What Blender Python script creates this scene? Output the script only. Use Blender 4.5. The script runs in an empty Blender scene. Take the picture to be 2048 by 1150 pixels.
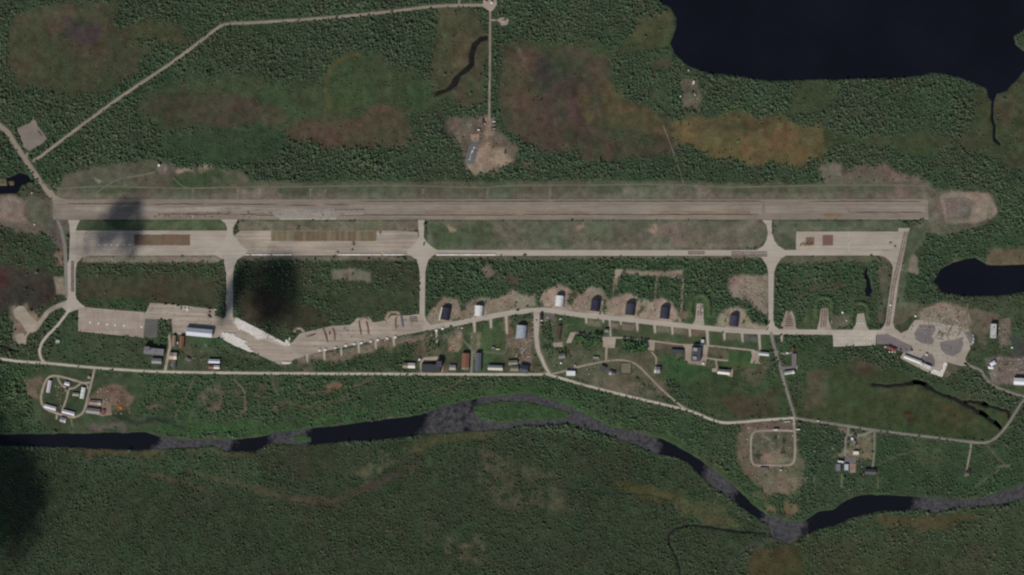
import bpy, bmesh, math, random
import numpy as np
from mathutils import Vector, Matrix
from mathutils.geometry import tessellate_polygon

random.seed(7); rng = np.random.default_rng(11)
scene = bpy.context.scene
COL = scene.collection
S = 1.4245                                  # metres per photo pixel: the 2500 m runway spans 1755 of them
def P(px, py): return ((px - 1024) * S, (575 - py) * S)

# ------------------------------------------------------------------ camera, sky, sun, exposure
CAM_H = 12000.0
cam = bpy.data.cameras.new('camera'); cam_o = bpy.data.objects.new('camera', cam); COL.objects.link(cam_o)
cam_o.location = (0, 0, CAM_H); cam_o.rotation_euler = (0, 0, 0)
cam.sensor_width = 36.0; cam.sensor_fit = 'HORIZONTAL'
cam.lens = 36.0 * CAM_H / (2048 * S)
cam.clip_start = 10; cam.clip_end = 60000
scene.camera = cam_o
SUN_EL = math.radians(35); SHX, SHY = 0.48, 0.877          # shadows fall towards the top and a little to the right
w = bpy.data.worlds.new('World'); scene.world = w; w.use_nodes = True
nt = w.node_tree; nt.nodes.clear()
sky = nt.nodes.new('ShaderNodeTexSky'); sky.sky_type = 'NISHITA'; sky.sun_disc = False
sky.sun_elevation = SUN_EL; sky.sun_rotation = math.atan2(-SHX, -SHY)
bg = nt.nodes.new('ShaderNodeBackground'); bg.inputs['Strength'].default_value = 0.075
out = nt.nodes.new('ShaderNodeOutputWorld')
nt.links.new(sky.outputs[0], bg.inputs[0]); nt.links.new(bg.outputs[0], out.inputs[0])
sl = bpy.data.lights.new('sun', 'SUN'); sl.energy = 4.2; sl.angle = math.radians(0.53); sl.color = (1.0, 0.965, 0.91)
so = bpy.data.objects.new('sun', sl); COL.objects.link(so)
SUN_D = Vector((SHX * math.cos(SUN_EL), SHY * math.cos(SUN_EL), -math.sin(SUN_EL)))
so.rotation_euler = SUN_D.to_track_quat('-Z', 'Y').to_euler(); so.location = (0, 0, 3000)
scene.view_settings.view_transform = 'Standard'; scene.view_settings.look = 'None'
scene.view_settings.gamma = 1.0; scene.view_settings.exposure = -0.35; scene.view_settings.use_curve_mapping = False
scene.cycles.max_bounces = 4; scene.cycles.diffuse_bounces = 2; scene.cycles.glossy_bounces = 2
scene.cycles.transparent_max_bounces = 6; scene.cycles.use_denoising = False
scene.cycles.filter_width = 2.25

# ------------------------------------------------------------------ colour helpers
KILL = 0.72                                  # picture value of a unit-albedo flat surface under this light
def lin(c): c = c / 255.0; return c / 12.92 if c <= 0.04045 else ((c + 0.055) / 1.055) ** 2.4
def A(r, g, b, k=1.0):                       # photo colour -> base colour
    return tuple(min(0.85, max(0.004, lin(v) / KILL * k)) for v in (r, g, b))

# ------------------------------------------------------------------ materials
def newmat(name):
    m = bpy.data.materials.new(name); m.use_nodes = True
    n = m.node_tree; b = n.nodes['Principled BSDF']; b.inputs['Roughness'].default_value = 0.9
    b.inputs['Specular IOR Level'].default_value = 0.2
    return m, n, b
def N(n, t, **k):
    x = n.nodes.new(t)
    for a, v in k.items(): setattr(x, a, v)
    return x
def noise(n, vec, scale, detail=4.0, rough=0.6):
    t = N(n, 'ShaderNodeTexNoise'); t.inputs['Scale'].default_value = scale; t.inputs['Detail'].default_value = detail
    t.inputs['Roughness'].default_value = rough; n.links.new(vec, t.inputs['Vector']); return t.outputs[0]
def rng_map(n, val, a, b, lo=0.3, hi=0.7):
    r = N(n, 'ShaderNodeMapRange'); n.links.new(val, r.inputs[0])
    r.inputs[1].default_value = lo; r.inputs[2].default_value = hi; r.inputs[3].default_value = a; r.inputs[4].default_value = b
    return r.outputs[0]
def mul(n, a, b):
    m = N(n, 'ShaderNodeMath', operation='MULTIPLY'); n.links.new(a, m.inputs[0])
    if isinstance(b, (int, float)): m.inputs[1].default_value = b
    else: n.links.new(b, m.inputs[1])
    return m.outputs[0]
def vscale(n, col, f):
    v = N(n, 'ShaderNodeVectorMath', operation='SCALE')
    if isinstance(col, tuple): v.inputs[0].default_value = col
    else: n.links.new(col, v.inputs[0])
    n.links.new(f, v.inputs['Scale']); return v.outputs[0]
def mapping(n, vec, sc=(1, 1, 1), rot=0.0):
    m = N(n, 'ShaderNodeMapping'); m.inputs['Scale'].default_value = sc; m.inputs['Rotation'].default_value = (0, 0, rot)
    n.links.new(vec, m.inputs['Vector']); return m.outputs[0]
def mixc(n, f, a, b):
    m = N(n, 'ShaderNodeMix', data_type='RGBA')
    if isinstance(f, (int, float)): m.inputs[0].default_value = f
    else: n.links.new(f, m.inputs[0])
    for i, c in ((6, a), (7, b)):
        if isinstance(c, tuple): m.inputs[i].default_value = (*c, 1)
        else: n.links.new(c, m.inputs[i])
    return m.outputs[2]
MATS = {}
def plain(name, col, rough=0.8, metal=0.0, var=0.12, sc=0.6):
    if name in MATS: return MATS[name]
    m, n, b = newmat(name)
    pos = N(n, 'ShaderNodeNewGeometry').outputs['Position']
    f = rng_map(n, noise(n, pos, sc, 5), 1 - var, 1 + var)
    n.links.new(vscale(n, col, f), b.inputs['Base Color'])
    b.inputs['Roughness'].default_value = rough; b.inputs['Metallic'].default_value = metal
    MATS[name] = m; return m
def paving(name, col, col2=None, streak=0.16, blotch=0.16, grain=0.12, joint=None, rot=0.0, bump=0.02):
    """weathered concrete, gravel or asphalt: blotches, streaks along the run, grain and optional slab joints"""
    if name in MATS: return MATS[name]
    m, n, b = newmat(name)
    pos = N(n, 'ShaderNodeNewGeometry').outputs['Position']
    pr = mapping(n, pos, (1, 1, 1), rot)
    a1 = rng_map(n, noise(n, pr, 0.012, 5, 0.65), 1 - blotch, 1 + blotch)
    a2 = rng_map(n, noise(n, mapping(n, pr, (0.006, 0.16, 1)), 1.0, 4, 0.6), 1 - streak, 1 + streak)
    a3 = rng_map(n, noise(n, pr, 0.35, 4, 0.7), 1 - grain, 1 + grain)
    f = mul(n, mul(n, a1, a2), a3)
    base = col
    if col2: base = mixc(n, rng_map(n, noise(n, mapping(n, pr, (0.4, 1, 1)), 0.03, 5, 0.7), 0, 1, 0.42, 0.6), col, col2)
    if joint:
        br = N(n, 'ShaderNodeTexBrick'); br.offset = 0.0; br.inputs['Scale'].default_value = 1.0
        br.inputs['Brick Width'].default_value = joint[0]; br.inputs['Row Height'].default_value = joint[1]
        br.inputs['Mortar Size'].default_value = 0.28; br.inputs['Color1'].default_value = (1, 1, 1, 1)
        br.inputs['Color2'].default_value = (0.86, 0.86, 0.86, 1); br.inputs['Mortar'].default_value = (0.6, 0.55, 0.5, 1)
        n.links.new(pr, br.inputs['Vector'])
        base = vscale(n, base, f); mm = N(n, 'ShaderNodeVectorMath', operation='MULTIPLY')
        n.links.new(base, mm.inputs[0]); n.links.new(br.outputs[0], mm.inputs[1]); colout = mm.outputs[0]
    else:
        colout = vscale(n, base, f)
    n.links.new(colout, b.inputs['Base Color'])
    bp = N(n, 'ShaderNodeBump'); bp.inputs['Strength'].default_value = 0.5; bp.inputs['Distance'].default_value = bump * 10
    n.links.new(noise(n, pr, 0.5, 3), bp.inputs['Height']); n.links.new(bp.outputs[0], b.inputs['Normal'])
    MATS[name] = m; return m

# ------------------------------------------------------------------ object helpers
def tag(o, label=None, cat=None, group=None, kind=None):
    if label: o['label'] = label
    if cat: o['category'] = cat
    if group: o['group'] = group
    if kind: o['kind'] = kind
    return o
def empty(name, loc, rz=0.0):
    o = bpy.data.objects.new(name, None); COL.objects.link(o); o.location = loc; o.rotation_euler = (0, 0, rz)
    o.empty_display_size = 1.0
    return o
class MB:
    def __init__(s): s.v = []; s.f = []
    def poly(s, vs, fs):
        k = len(s.v); s.v += [tuple(p) for p in vs]; s.f += [tuple(k + i for i in f) for f in fs]; return s
    def box(s, x0, x1, y0, y1, z0, z1):
        return s.poly([(x0, y0, z0), (x1, y0, z0), (x1, y1, z0), (x0, y1, z0), (x0, y0, z1), (x1, y0, z1), (x1, y1, z1), (x0, y1, z1)],
                      [(3, 2, 1, 0), (4, 5, 6, 7), (0, 1, 5, 4), (1, 2, 6, 5), (2, 3, 7, 6), (3, 0, 4, 7)])
    def cyl(s, c, r, h, n=10, axis='z', r2=None):
        r2 = r if r2 is None else r2
        vs = []
        for k, (rr, t) in enumerate(((r, 0), (r2, h))):
            for i in range(n):
                a = 2 * math.pi * i / n; u, v = rr * math.cos(a), rr * math.sin(a)
                vs.append({'z': (c[0] + u, c[1] + v, c[2] + t), 'x': (c[0] + t, c[1] + u, c[2] + v), 'y': (c[0] + v, c[1] + t, c[2] + u)}[axis])
        return s.poly(vs, [tuple(range(n - 1, -1, -1)), tuple(range(n, 2 * n))] + [(i, (i + 1) % n, n + (i + 1) % n, n + i) for i in range(n)])
    def prism(s, prof, y0, y1):           # closed (x,z) outline pushed along y
        n = len(prof)
        return s.poly([(x, y0, z) for x, z in prof] + [(x, y1, z) for x, z in prof],
                      [tuple(range(n)), tuple(range(2 * n - 1, n - 1, -1))] + [(i, n + i, n + (i + 1) % n, (i + 1) % n) for i in range(n)])
    def mesh(s, name, mat):
        me = bpy.data.meshes.new(name); me.from_pydata(s.v, [], s.f)
        bm = bmesh.new(); bm.from_mesh(me); bmesh.ops.recalc_face_normals(bm, faces=bm.faces); bm.to_mesh(me); bm.free()
        if mat: me.materials.append(mat)
        return me
    def build(s, name, mat, parent=None):
        return link(name, s.mesh(name, mat), parent)
def link(name, me, parent=None, loc=None, rz=0.0, sc=None):
    o = bpy.data.objects.new(name, me); COL.objects.link(o)
    if parent: o.parent = parent
    if loc: o.location = loc
    if rz: o.rotation_euler = (0, 0, rz)
    if sc: o.scale = sc
    return o
def copy_tree(o, loc, rz):
    c = o.copy(); COL.objects.link(c); c.location = loc; c.rotation_euler = (0, 0, rz)
    for ch in o.children:
        d = ch.copy(); COL.objects.link(d); d.parent = c
        for g in ch.children:
            e = g.copy(); COL.objects.link(e); e.parent = d
    return c

# ------------------------------------------------------------------ value noise on the plan
def vnoise(x, y, scale, seed):
    x = x / scale; y = y / scale; xi = np.floor(x).astype(np.int64); yi = np.floor(y).astype(np.int64)
    fx = x - xi; fy = y - yi; fx = fx * fx * (3 - 2 * fx); fy = fy * fy * (3 - 2 * fy)
    def h(a, b):
        t = (a * 374761393 + b * 668265263 + seed * 974711) & 0xffffffff
        t = ((t ^ (t >> 13)) * 1274126177) & 0xffffffff
        return ((t ^ (t >> 16)) & 0xffff) / 65535.0
    return (h(xi, yi) * (1 - fx) + h(xi + 1, yi) * fx) * (1 - fy) + (h(xi, yi + 1) * (1 - fx) + h(xi + 1, yi + 1) * fx) * fy
def fbm(x, y, scale, seed, octs=4):
    t = 0; a = 1; s = 0
    for i in range(octs): t = t + a * vnoise(x, y, scale / 2 ** i, seed + i * 17); s += a; a *= 0.55
    return t / s
# ------------------------------------------------------------------ land cover, painted on the plan in photo pixels
MARG = 90; GS = 2.0
gx = np.arange(-MARG, 2048 + MARG + 1, GS); gy = np.arange(-MARG, 1150 + MARG + 1, GS)
GX, GY = np.meshgrid(gx, gy)
WX = GX + (fbm(GX, GY, 42, 1) - 0.5) * 26 + (vnoise(GX, GY, 7, 5) - 0.5) * 5
WY = GY + (fbm(GX, GY, 42, 2) - 0.5) * 26 + (vnoise(GX, GY, 7, 6) - 0.5) * 5
H_, W_ = GX.shape; TC = (70, 83, 62)
gcol = np.zeros((H_, W_, 3)); gcol[:] = A(56, 66, 48)
dens = np.full((H_, W_), 0.80); tsz = np.full((H_, W_), 1.0)
tcol = np.zeros((H_, W_, 3)); tcol[:] = A(*TC)
mot = np.full((H_, W_), 1.0)               # how blotchy the ground is
depth = np.zeros((H_, W_))
def region(x0, y0, x1, y1, m):
    i0 = max(0, int((y0 - m + MARG) / GS)); i1 = min(H_, int((y1 + m + MARG) / GS) + 2)
    j0 = max(0, int((x0 - m + MARG) / GS)); j1 = min(W_, int((x1 + m + MARG) / GS) + 2)
    return slice(i0, i1), slice(j0, j1)
def sdist(poly, X, Y, closed=True):
    d2 = np.full(X.shape, 1e18); ins = np.zeros(X.shape, bool); n = len(poly)
    for i in range(n if closed else n - 1):
        ax, ay = poly[i]; bx, by = poly[(i + 1) % n]; ex, ey = bx - ax, by - ay; L = ex * ex + ey * ey + 1e-9
        t = np.clip(((X - ax) * ex + (Y - ay) * ey) / L, 0, 1)
        d2 = np.minimum(d2, (X - ax - t * ex) ** 2 + (Y - ay - t * ey) ** 2)
        if closed and ay != by:
            c = (ay > Y) != (by > Y); ins ^= c & (X < (bx - ax) * (Y - ay) / (by - ay) + ax)
    d = np.sqrt(d2); return np.where(ins, d, -d) if closed else d
def apply(sl, m, rgb, a, dn, ts, tc, mt):
    if rgb is not None: gcol[sl] += (np.array(A(*rgb)) - gcol[sl]) * (m * a)[..., None]
    if dn is not None: dens[sl] += (dn - dens[sl]) * m
    if ts is not None: tsz[sl] += (ts - tsz[sl]) * m
    if tc is not None: tcol[sl] += (np.array(A(*tc)) - tcol[sl]) * m[..., None]
    if mt is not None: mot[sl] += (mt - mot[sl]) * m
def sm(x): x = np.clip(x, 0, 1); return x * x * (3 - 2 * x)
def paint(poly, rgb, a=1.0, soft=8, warp=1.5, dn=None, ts=None, tc=None, mt=None, patch=0):
    xs = [p[0] for p in poly]; ys = [p[1] for p in poly]
    sl = region(min(xs), min(ys), max(xs), max(ys), soft + 22 * warp)
    X = GX[sl] + (WX - GX)[sl] * warp; Y = GY[sl] + (WY - GY)[sl] * warp
    m = sm((sdist(poly, X, Y) + soft) / (2 * soft))
    if patch: m = m * sm((fbm(GX[sl], GY[sl], patch, int(xs[0] + ys[0]) % 97, 4) - 0.34) / 0.3)
    apply(sl, m, rgb, a, dn, ts, tc, mt)
def ell(cx, cy, rx, ry, rgb, rot=0, **k):
    c, s_ = math.cos(math.radians(rot)), math.sin(math.radians(rot))
    paint([(cx + rx * math.cos(t) * c - ry * math.sin(t) * s_, cy + rx * math.cos(t) * s_ + ry * math.sin(t) * c)
           for t in [i * math.pi / 7 for i in range(14)]], rgb, **k)
def trail(pts, wd, rgb, a=1.0, soft=1.5, warp=0.25, dn=0.0, mt=None):
    xs = [p[0] for p in pts]; ys = [p[1] for p in pts]
    sl = region(min(xs), min(ys), max(xs), max(ys), wd + soft + 20 * warp)
    X = GX[sl] + (WX - GX)[sl] * warp; Y = GY[sl] + (WY - GY)[sl] * warp
    m = sm((wd / 2 + soft - sdist(pts, X, Y, False)) / (2 * soft))
    apply(sl, m, rgb, a, dn, None, None, mt)
def R(x0, y0, x1, y1): return [(x0, y0), (x1, y0), (x1, y1), (x0, y1)]

# --- the wide north: bogs, meadows and woods
MEAD = (63, 68, 49); BOG = (72, 65, 53); SOIL = (126, 112, 98); DIRT = (108, 99, 86); GRASS = (66, 78, 54)
paint([(-90, -90), (2140, -90), (2140, 360), (-90, 360)], (54, 65, 48), dn=0.86, soft=20, tc=(70, 83, 62))
paint([(18, 28), (110, 8), (222, 4), (235, 45), (262, 78), (300, 95), (285, 132), (240, 165), (200, 186), (34, 180), (14, 120)], (66, 64, 48), dn=0.10, ts=0.55)
paint([(22, 22), (120, 15), (200, 20), (205, 55), (100, 60), (30, 58)], (78, 67, 54), a=.9, dn=0.05)
paint([(60, 50), (140, 66), (130, 100), (60, 105), (20, 80)], (76, 63, 52), a=.8, dn=0.05, patch=60)
paint([(120, 33), (205, 30), (205, 75), (165, 85), (190, 96), (140, 82)], (64, 56, 54), a=1, dn=0.02)
paint([(120, 95), (270, 95), (270, 150), (130, 150)], (70, 64, 52), a=.8, patch=50, dn=0.1)
paint([(250, 48), (330, 48), (388, 74), (380, 98), (320, 80), (260, 78)], (68, 67, 48), dn=0.16, ts=0.6)
paint([(272, 200), (330, 172), (420, 166), (500, 152), (562, 166), (640, 172), (652, 128), (690, 104), (742, 110), (770, 134), (820, 140), (872, 160), (858, 205), (830, 236), (760, 224), (640, 246), (560, 258), (480, 262), (400, 250), (330, 262), (292, 238)], (58, 68, 47), dn=0.22, ts=0.62, tc=(68, 82, 58))
paint([(280, 205), (360, 188), (440, 186), (512, 198), (512, 240), (420, 248), (330, 246)], (67, 61, 50), a=.95, dn=0.03)
paint([(512, 200), (570, 215), (580, 235), (520, 245)], (72, 66, 52), dn=0.05)
paint([(652, 140), (668, 118), (700, 106), (735, 112), (690, 118), (665, 140), (658, 175), (668, 215), (655, 220), (648, 180)], (78, 76, 48), a=.85, soft=3, dn=0.04, warp=.4)
paint([(690, 190), (735, 180), (720, 208), (690, 226), (660, 232)], (66, 74, 48), dn=0.05, a=.8)
paint([(568, 252), (600, 240), (690, 236), (762, 214), (816, 208), (822, 282), (750, 297), (650, 297), (590, 276)], (76, 66, 53), dn=0.03)
paint([(720, 225), (790, 215), (790, 232), (740, 240)], (84, 70, 56), a=.8, dn=0)
paint([(330, 266), (470, 250), (560, 256), (578, 292), (540, 322), (420, 332), (330, 312)], (50, 64, 45), dn=0.5, ts=0.55, tc=(64, 80, 58))
paint([(760, 205), (860, 160), (900, 195), (900, 230), (840, 222)], (56, 68, 46), dn=0.35, ts=0.6)
paint([(878, 30), (892, 18), (962, 20), (976, 60), (977, 205), (940, 214), (884, 194), (866, 165), (862, 108)], (69, 67, 50), dn=0.03)
paint([(920, 90), (945, 80), (940, 130), (905, 160), (895, 130)], (80, 70, 55), a=.7, dn=0)
paint([(905, 185), (976, 140), (976, 205), (920, 208)], (72, 66, 52), a=.9, dn=0.02)
trail([(866, 186), (880, 183), (893, 180), (905, 166)], 5, (56, 50, 42), dn=0)
# centre bog and golden bog
paint([(1000, 92), (1050, 84), (1180, 95), (1212, 116), (1208, 160), (1232, 186), (1340, 232), (1345, 292), (1330, 312), (1200, 322), (1150, 300), (1050, 290), (1010, 250), (1000, 200)], (70, 62, 51), dn=0.05, ts=.6)
paint([(1065, 112), (1140, 105), (1150, 150), (1120, 190), (1075, 180)], (56, 53, 49), a=.9, dn=0)
paint([(1010, 110), (1058, 110), (1060, 200), (1020, 225), (1004, 180)], (78, 65, 53), a=.8, dn=0.02)
paint([(1110, 160), (1150, 165), (1165, 240), (1130, 245), (1090, 210)], (72, 58, 54), a=.8, dn=0)
paint([(1158, 168), (1182, 172), (1198, 222), (1182, 250), (1166, 220)], (86, 78, 50), a=.8, soft=7, dn=0, patch=16)
paint([(1200, 172), (1230, 186), (1330, 232), (1335, 270), (1250, 260), (1200, 240)], (80, 70, 50), a=.85, dn=0)
trail([(1160, 150), (1190, 190), (1215, 250), (1230, 280)], 7, (66, 54, 48), a=.8, soft=4, dn=0)
paint([(1210, 240), (1330, 270), (1300, 312), (1220, 315)], (60, 64, 46), a=.8, dn=.12)
paint([(1080, 215), (1180, 260), (1190, 285), (1120, 275)], (62, 50, 46), a=.7, dn=0, patch=40)
paint([(1340, 228), (1370, 236), (1470, 222), (1560, 234), (1642, 262), (1660, 300), (1640, 322), (1560, 336), (1420, 306), (1345, 286)], (86, 79, 54), dn=0.01)
paint([(1400, 240), (1470, 228), (1550, 245), (1520, 252), (1410, 252)], (66, 60, 44), a=.8, dn=0)
paint([(1350, 258), (1440, 262), (1460, 296), (1420, 300), (1350, 278)], (98, 86, 54), a=.8, dn=0, patch=30)
paint([(1490, 262), (1600, 262), (1620, 305), (1580, 322), (1480, 300)], (96, 78, 54), a=.8, dn=0, patch=26)
paint([(1270, 30), (1345, 20), (1358, 40), (1350, 62), (1338, 92), (1250, 102), (1230, 95), (1258, 60)], (62, 66, 45), dn=0.03)
paint([(1024, 85), (1200, 84), (1240, 92), (1240, 110), (1160, 100), (1030, 96)], (60, 66, 46), dn=0.08)
paint([(1300, 168), (1345, 190), (1350, 230), (1320, 210)], (58, 64, 46), dn=.1)
paint([(1600, 165), (1680, 168), (1660, 215), (1600, 230), (1590, 245), (1650, 262), (1560, 235)], (58, 66, 46), dn=0.25, ts=.7)
paint([(1640, 262), (1700, 268), (1850, 262), (1905, 290), (1860, 320), (1790, 300), (1720, 280), (1650, 300)], (57, 66, 44), dn=0.12, ts=.7)
paint([(1940, 175), (1980, 180), (2048, 150), (2140, 140), (2140, 330), (1990, 330), (1920, 290), (1950, 240)], (62, 64, 46), dn=0.14, ts=.7)
paint([(1985, 195), (2030, 205), (2020, 260), (1998, 250)], (70, 64, 50), a=.8, dn=.04)
paint([(1640, 336), (1672, 328), (1700, 342), (1780, 338), (1830, 356), (1850, 372), (1640, 376)], (96, 88, 76), dn=0.02)
paint([(1658, 330), (1680, 330), (1676, 346), (1660, 344)], (122, 110, 98), dn=0, a=.8)
trail([(1125, 100), (1168, 140), (1195, 190), (1214, 232), (1222, 262)], 9, (60, 51, 45), a=.8, soft=7, dn=0, warp=.5)
trail([(1145, 190), (1166, 240), (1190, 290)], 5, (58, 50, 44), a=.8, soft=5, dn=0, warp=.5); trail([(1085, 240), (1120, 262), (1170, 280)], 6, (58, 50, 44), a=.7, soft=6, dn=0, warp=.5); trail([(1040, 100), (1046, 130), (1062, 160)], 8, (92, 84, 70), a=.6, soft=6, dn=0, warp=.8)
paint(R(984, 28, 999, 226), (50, 60, 44), dn=.62, soft=3, warp=.5); paint(R(968, 110, 976, 236), (52, 62, 45), dn=.45, soft=2, warp=.3)
paint([(1362, 160), (1396, 156), (1404, 190), (1396, 222), (1366, 214)], (92, 84, 70), a=.85, dn=.06, ts=.5, soft=5, warp=.6)
paint([(1296, 110), (1330, 108), (1350, 125), (1300, 140)], (64, 62, 47), a=.8, dn=.1)
# site in the north with its cleared soil
paint([(892, 238), (935, 240), (990, 238), (1000, 262), (1030, 300), (1026, 328), (985, 342), (950, 346), (928, 330), (935, 292), (915, 285), (895, 262)], (96, 86, 74), dn=0.10, ts=.7)
paint([(893, 245), (918, 248), (916, 275), (900, 270)], (104, 90, 78), a=.9, dn=.0)
paint([(955, 300), (985, 298), (1028, 318), (1012, 335), (962, 346), (934, 336)], (138, 122, 104), dn=0.0)
paint([(975, 236), (992, 240), (988, 300), (972, 305)], (120, 104, 90), dn=0.0, soft=3)
paint([(1050, 318), (1066, 322), (1060, 330)], (116, 100, 84), dn=0)
paint([(880, 215), (900, 240), (905, 265), (915, 290), (900, 292), (885, 255)], (44, 46, 42), a=.7, dn=.2)
# --- north verge of the runway
paint([(112, 396), (112, 378), (130, 352), (200, 332), (310, 322), (330, 330), (400, 342), (480, 340), (505, 362), (800, 364), (1200, 362), (1640, 368), (1860, 366), (1862, 400), (112, 400)], (82, 82, 66), dn=0.015, ts=.5, soft=3, warp=.5)
paint([(150, 348), (300, 330), (330, 345), (220, 368), (130, 366)], (84, 80, 68), a=.8, dn=.01)
paint([(330, 345), (470, 352), (480, 366), (350, 372)], (58, 70, 48), a=.9, dn=.1)
paint([(310, 325), (345, 330), (340, 350), (310, 348)], (88, 82, 74), dn=.04)
ell(368, 340, 18, 5, (126, 112, 98), soft=3); ell(414, 345, 16, 5, (116, 104, 88), soft=3); ell(196, 353, 7, 4, (130, 116, 100), soft=3)
ell(318, 340, 14, 7, (118, 104, 94), soft=3)
for (x0, x1, c) in ((195, 290, (66, 76, 52)), (560, 645, (66, 78, 54)), (590, 625, (58, 78, 52)), (700, 830, (72, 78, 60)), (960, 1110, (70, 76, 58)), (1430, 1640, (66, 76, 52)), (1180, 1230, (72, 74, 60))):
    paint([(x0, 377), (x1, 377), (x1 - 12, 392), (x0 + 8, 392)], c, a=.8, soft=4, patch=40, dn=0)
for (x0, x1) in ((470, 560), (640, 700), (1240, 1440), (1640, 1850)):
    paint(R(x0, 378, x1, 397), (108, 98, 88), a=.75, soft=5, patch=30, dn=0)
for x in (475, 518, 620, 650, 1100, 846, 975, 385): trail([(x, 378), (x + random.uniform(-2, 2), 396)], 4, (128, 118, 104), a=.6, soft=2)
paint(R(116, 387, 1858, 400), (104, 97, 85), a=.6, soft=5, warp=.3, dn=0); paint(R(100, 396, 166, 466), (92, 86, 76), dn=0, soft=3, warp=.2)
# west overrun and east overrun
paint([(-90, 394), (70, 388), (92, 395), (106, 420), (104, 470), (60, 460), (-90, 462)], (94, 86, 74), dn=0.02, ts=.5)
paint([(-90, 398), (48, 394), (52, 440), (-90, 444)], (116, 104, 92), dn=0, soft=6, warp=.6)
paint([(30, 372), (92, 376), (92, 392), (40, 392)], (70, 66, 54), dn=0.05)
paint([(60, 405), (95, 405), (95, 440), (60, 445)], (80, 82, 66), a=.8, dn=0)
paint([(88, 440), (128, 440), (128, 500), (100, 475)], (82, 76, 68), dn=0.02)
paint([(1856, 372), (1900, 378), (1985, 388), (1998, 424), (1985, 442), (1940, 458), (1890, 470), (1830, 472), (1810, 510), (1800, 620), (1788, 640), (1800, 470), (1856, 440)], (88, 84, 70), dn=0.06, ts=.6, soft=4, warp=.5)
paint([(1850, 396), (1884, 394), (1884, 444), (1850, 442)], (94, 91, 78), dn=0, soft=4, warp=.3)
paint([(1880, 388), (1904, 382), (1975, 386), (1996, 424), (1982, 438), (1940, 446), (1892, 448), (1886, 424)], (122, 110, 96), dn=0, soft=3, warp=.4)
paint([(1888, 394), (1930, 396), (1950, 402), (1940, 440), (1892, 440)], (98, 90, 82), dn=0, soft=3, warp=.4, a=.9)
# --- infield
paint([(855, 440), (1530, 440), (1540, 470), (1515, 500), (875, 502), (852, 488)], (90, 90, 74), dn=0.0, soft=3, warp=.2)
paint([(856, 448), (985, 450), (985, 492), (880, 494), (858, 478)], (70, 80, 58), a=.9, soft=6, dn=.1, ts=.4)
paint([(985, 470), (1260, 472), (1400, 486), (1400, 494), (985, 496)], (76, 82, 62), a=.8, soft=5, patch=26, dn=.06, ts=.4)
paint([(1290, 450), (1530, 445), (1525, 490), (1400, 498), (1250, 500), (1260, 470)], (104, 96, 84), a=.8, soft=6, patch=34)
paint(R(1000, 490, 1500, 501), (112, 104, 90), a=.6, soft=4)
for x, y in ((1158, 454), (1302, 453), (897, 455)): ell(x, y, 8, 7, (132, 120, 100), soft=4)
paint(R(476, 441, 838, 461), (104, 96, 82), dn=0, soft=3, warp=.2)
paint(R(480, 441, 800, 452), (84, 86, 66), a=.7, soft=4, patch=30)
paint(R(150, 441, 450, 461), (74, 82, 60), dn=0.02, ts=.4, soft=3, warp=.2)
paint(R(1546, 441, 1592, 508), (88, 90, 74), dn=0.0, soft=3, warp=.2); paint(R(1592, 441, 1805, 463), (82, 86, 68), dn=0.0, soft=3, warp=.2)
paint(R(1560, 470, 1592, 506), (66, 76, 54), a=.8, soft=5, dn=.03)
paint(R(1600, 448, 1800, 456), (108, 98, 84), a=.6, soft=3, patch=20)
# strip south of the taxiway
paint(R(165, 511, 440, 526), (118, 108, 94), dn=0.0, soft=3, warp=.3); paint(R(480, 512, 835, 521), (96, 92, 78), dn=0.0, soft=3, warp=.3)
paint(R(862, 512, 1530, 520), (88, 88, 70), dn=0.0, soft=3, warp=.3); paint(R(1558, 512, 1775, 523), (80, 84, 64), dn=0.0, soft=3, warp=.3)
# blocks between taxiways
paint([(152, 525), (445, 525), (450, 615), (300, 605), (290, 620), (160, 612)], (58, 62, 45), dn=.55, ts=.9, soft=3, warp=.2)
paint([(165, 552), (300, 548), (430, 560), (432, 612), (300, 604), (285, 612), (170, 606)], (64, 61, 46), dn=.05, ts=.6)
paint([(170, 595), (290, 600), (288, 618), (170, 610)], (54, 66, 46), dn=.3, ts=.7, soft=3)
paint([(472, 522), (838, 522), (838, 622), (770, 640), (720, 630), (650, 650), (590, 672), (560, 680), (475, 632)], (56, 62, 45), dn=.5, ts=.85, soft=3, warp=.25)
paint([(480, 582), (560, 585), (650, 620), (660, 645), (590, 662), (500, 640), (478, 612)], (60, 57, 44), dn=.01)
paint([(640, 590), (830, 580), (830, 618), (700, 628)], (56, 64, 45), dn=.18, ts=.6)
paint([(664, 540), (700, 534), (742, 546), (740, 565), (700, 560), (668, 555)], (106, 98, 84), dn=.02, soft=4, warp=.5)
paint([(856, 522), (1530, 520), (1534, 640), (1400, 640), (1300, 600), (1180, 580), (1100, 575), (1020, 595), (940, 600), (870, 620), (854, 640)], (55, 67, 48), dn=.8, ts=.95, soft=3, warp=.3, tc=(68, 86, 62))
ell(978, 548, 12, 14, (100, 92, 80), dn=.05, soft=5); ell(1025, 560, 20, 8, (70, 68, 52), dn=.05)
trail([(1232, 575), (1232, 542), (1270, 546), (1320, 550), (1366, 556), (1366, 580)], 5, (122, 112, 96), soft=2, warp=.15)
paint([(1230, 539), (1246, 539), (1240, 556), (1230, 556)], (132, 120, 104), dn=0, soft=2, warp=.2); paint(R(1250, 543, 1366, 552), (126, 114, 98), dn=0, soft=3, warp=.4)
trail([(1314, 552), (1308, 600), (1304, 625)], 3, (112, 104, 88)); trail([(1366, 556), (1364, 600), (1361, 648)], 3.5, (126, 116, 100)); trail([(1228, 560), (1226, 610), (1222, 632)], 3, (112, 104, 88))
paint([(1455, 560), (1480, 550), (1534, 552), (1534, 628), (1512, 618), (1490, 600), (1460, 592)], (124, 112, 98), dn=.04, ts=.7, soft=4, warp=.6)
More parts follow.
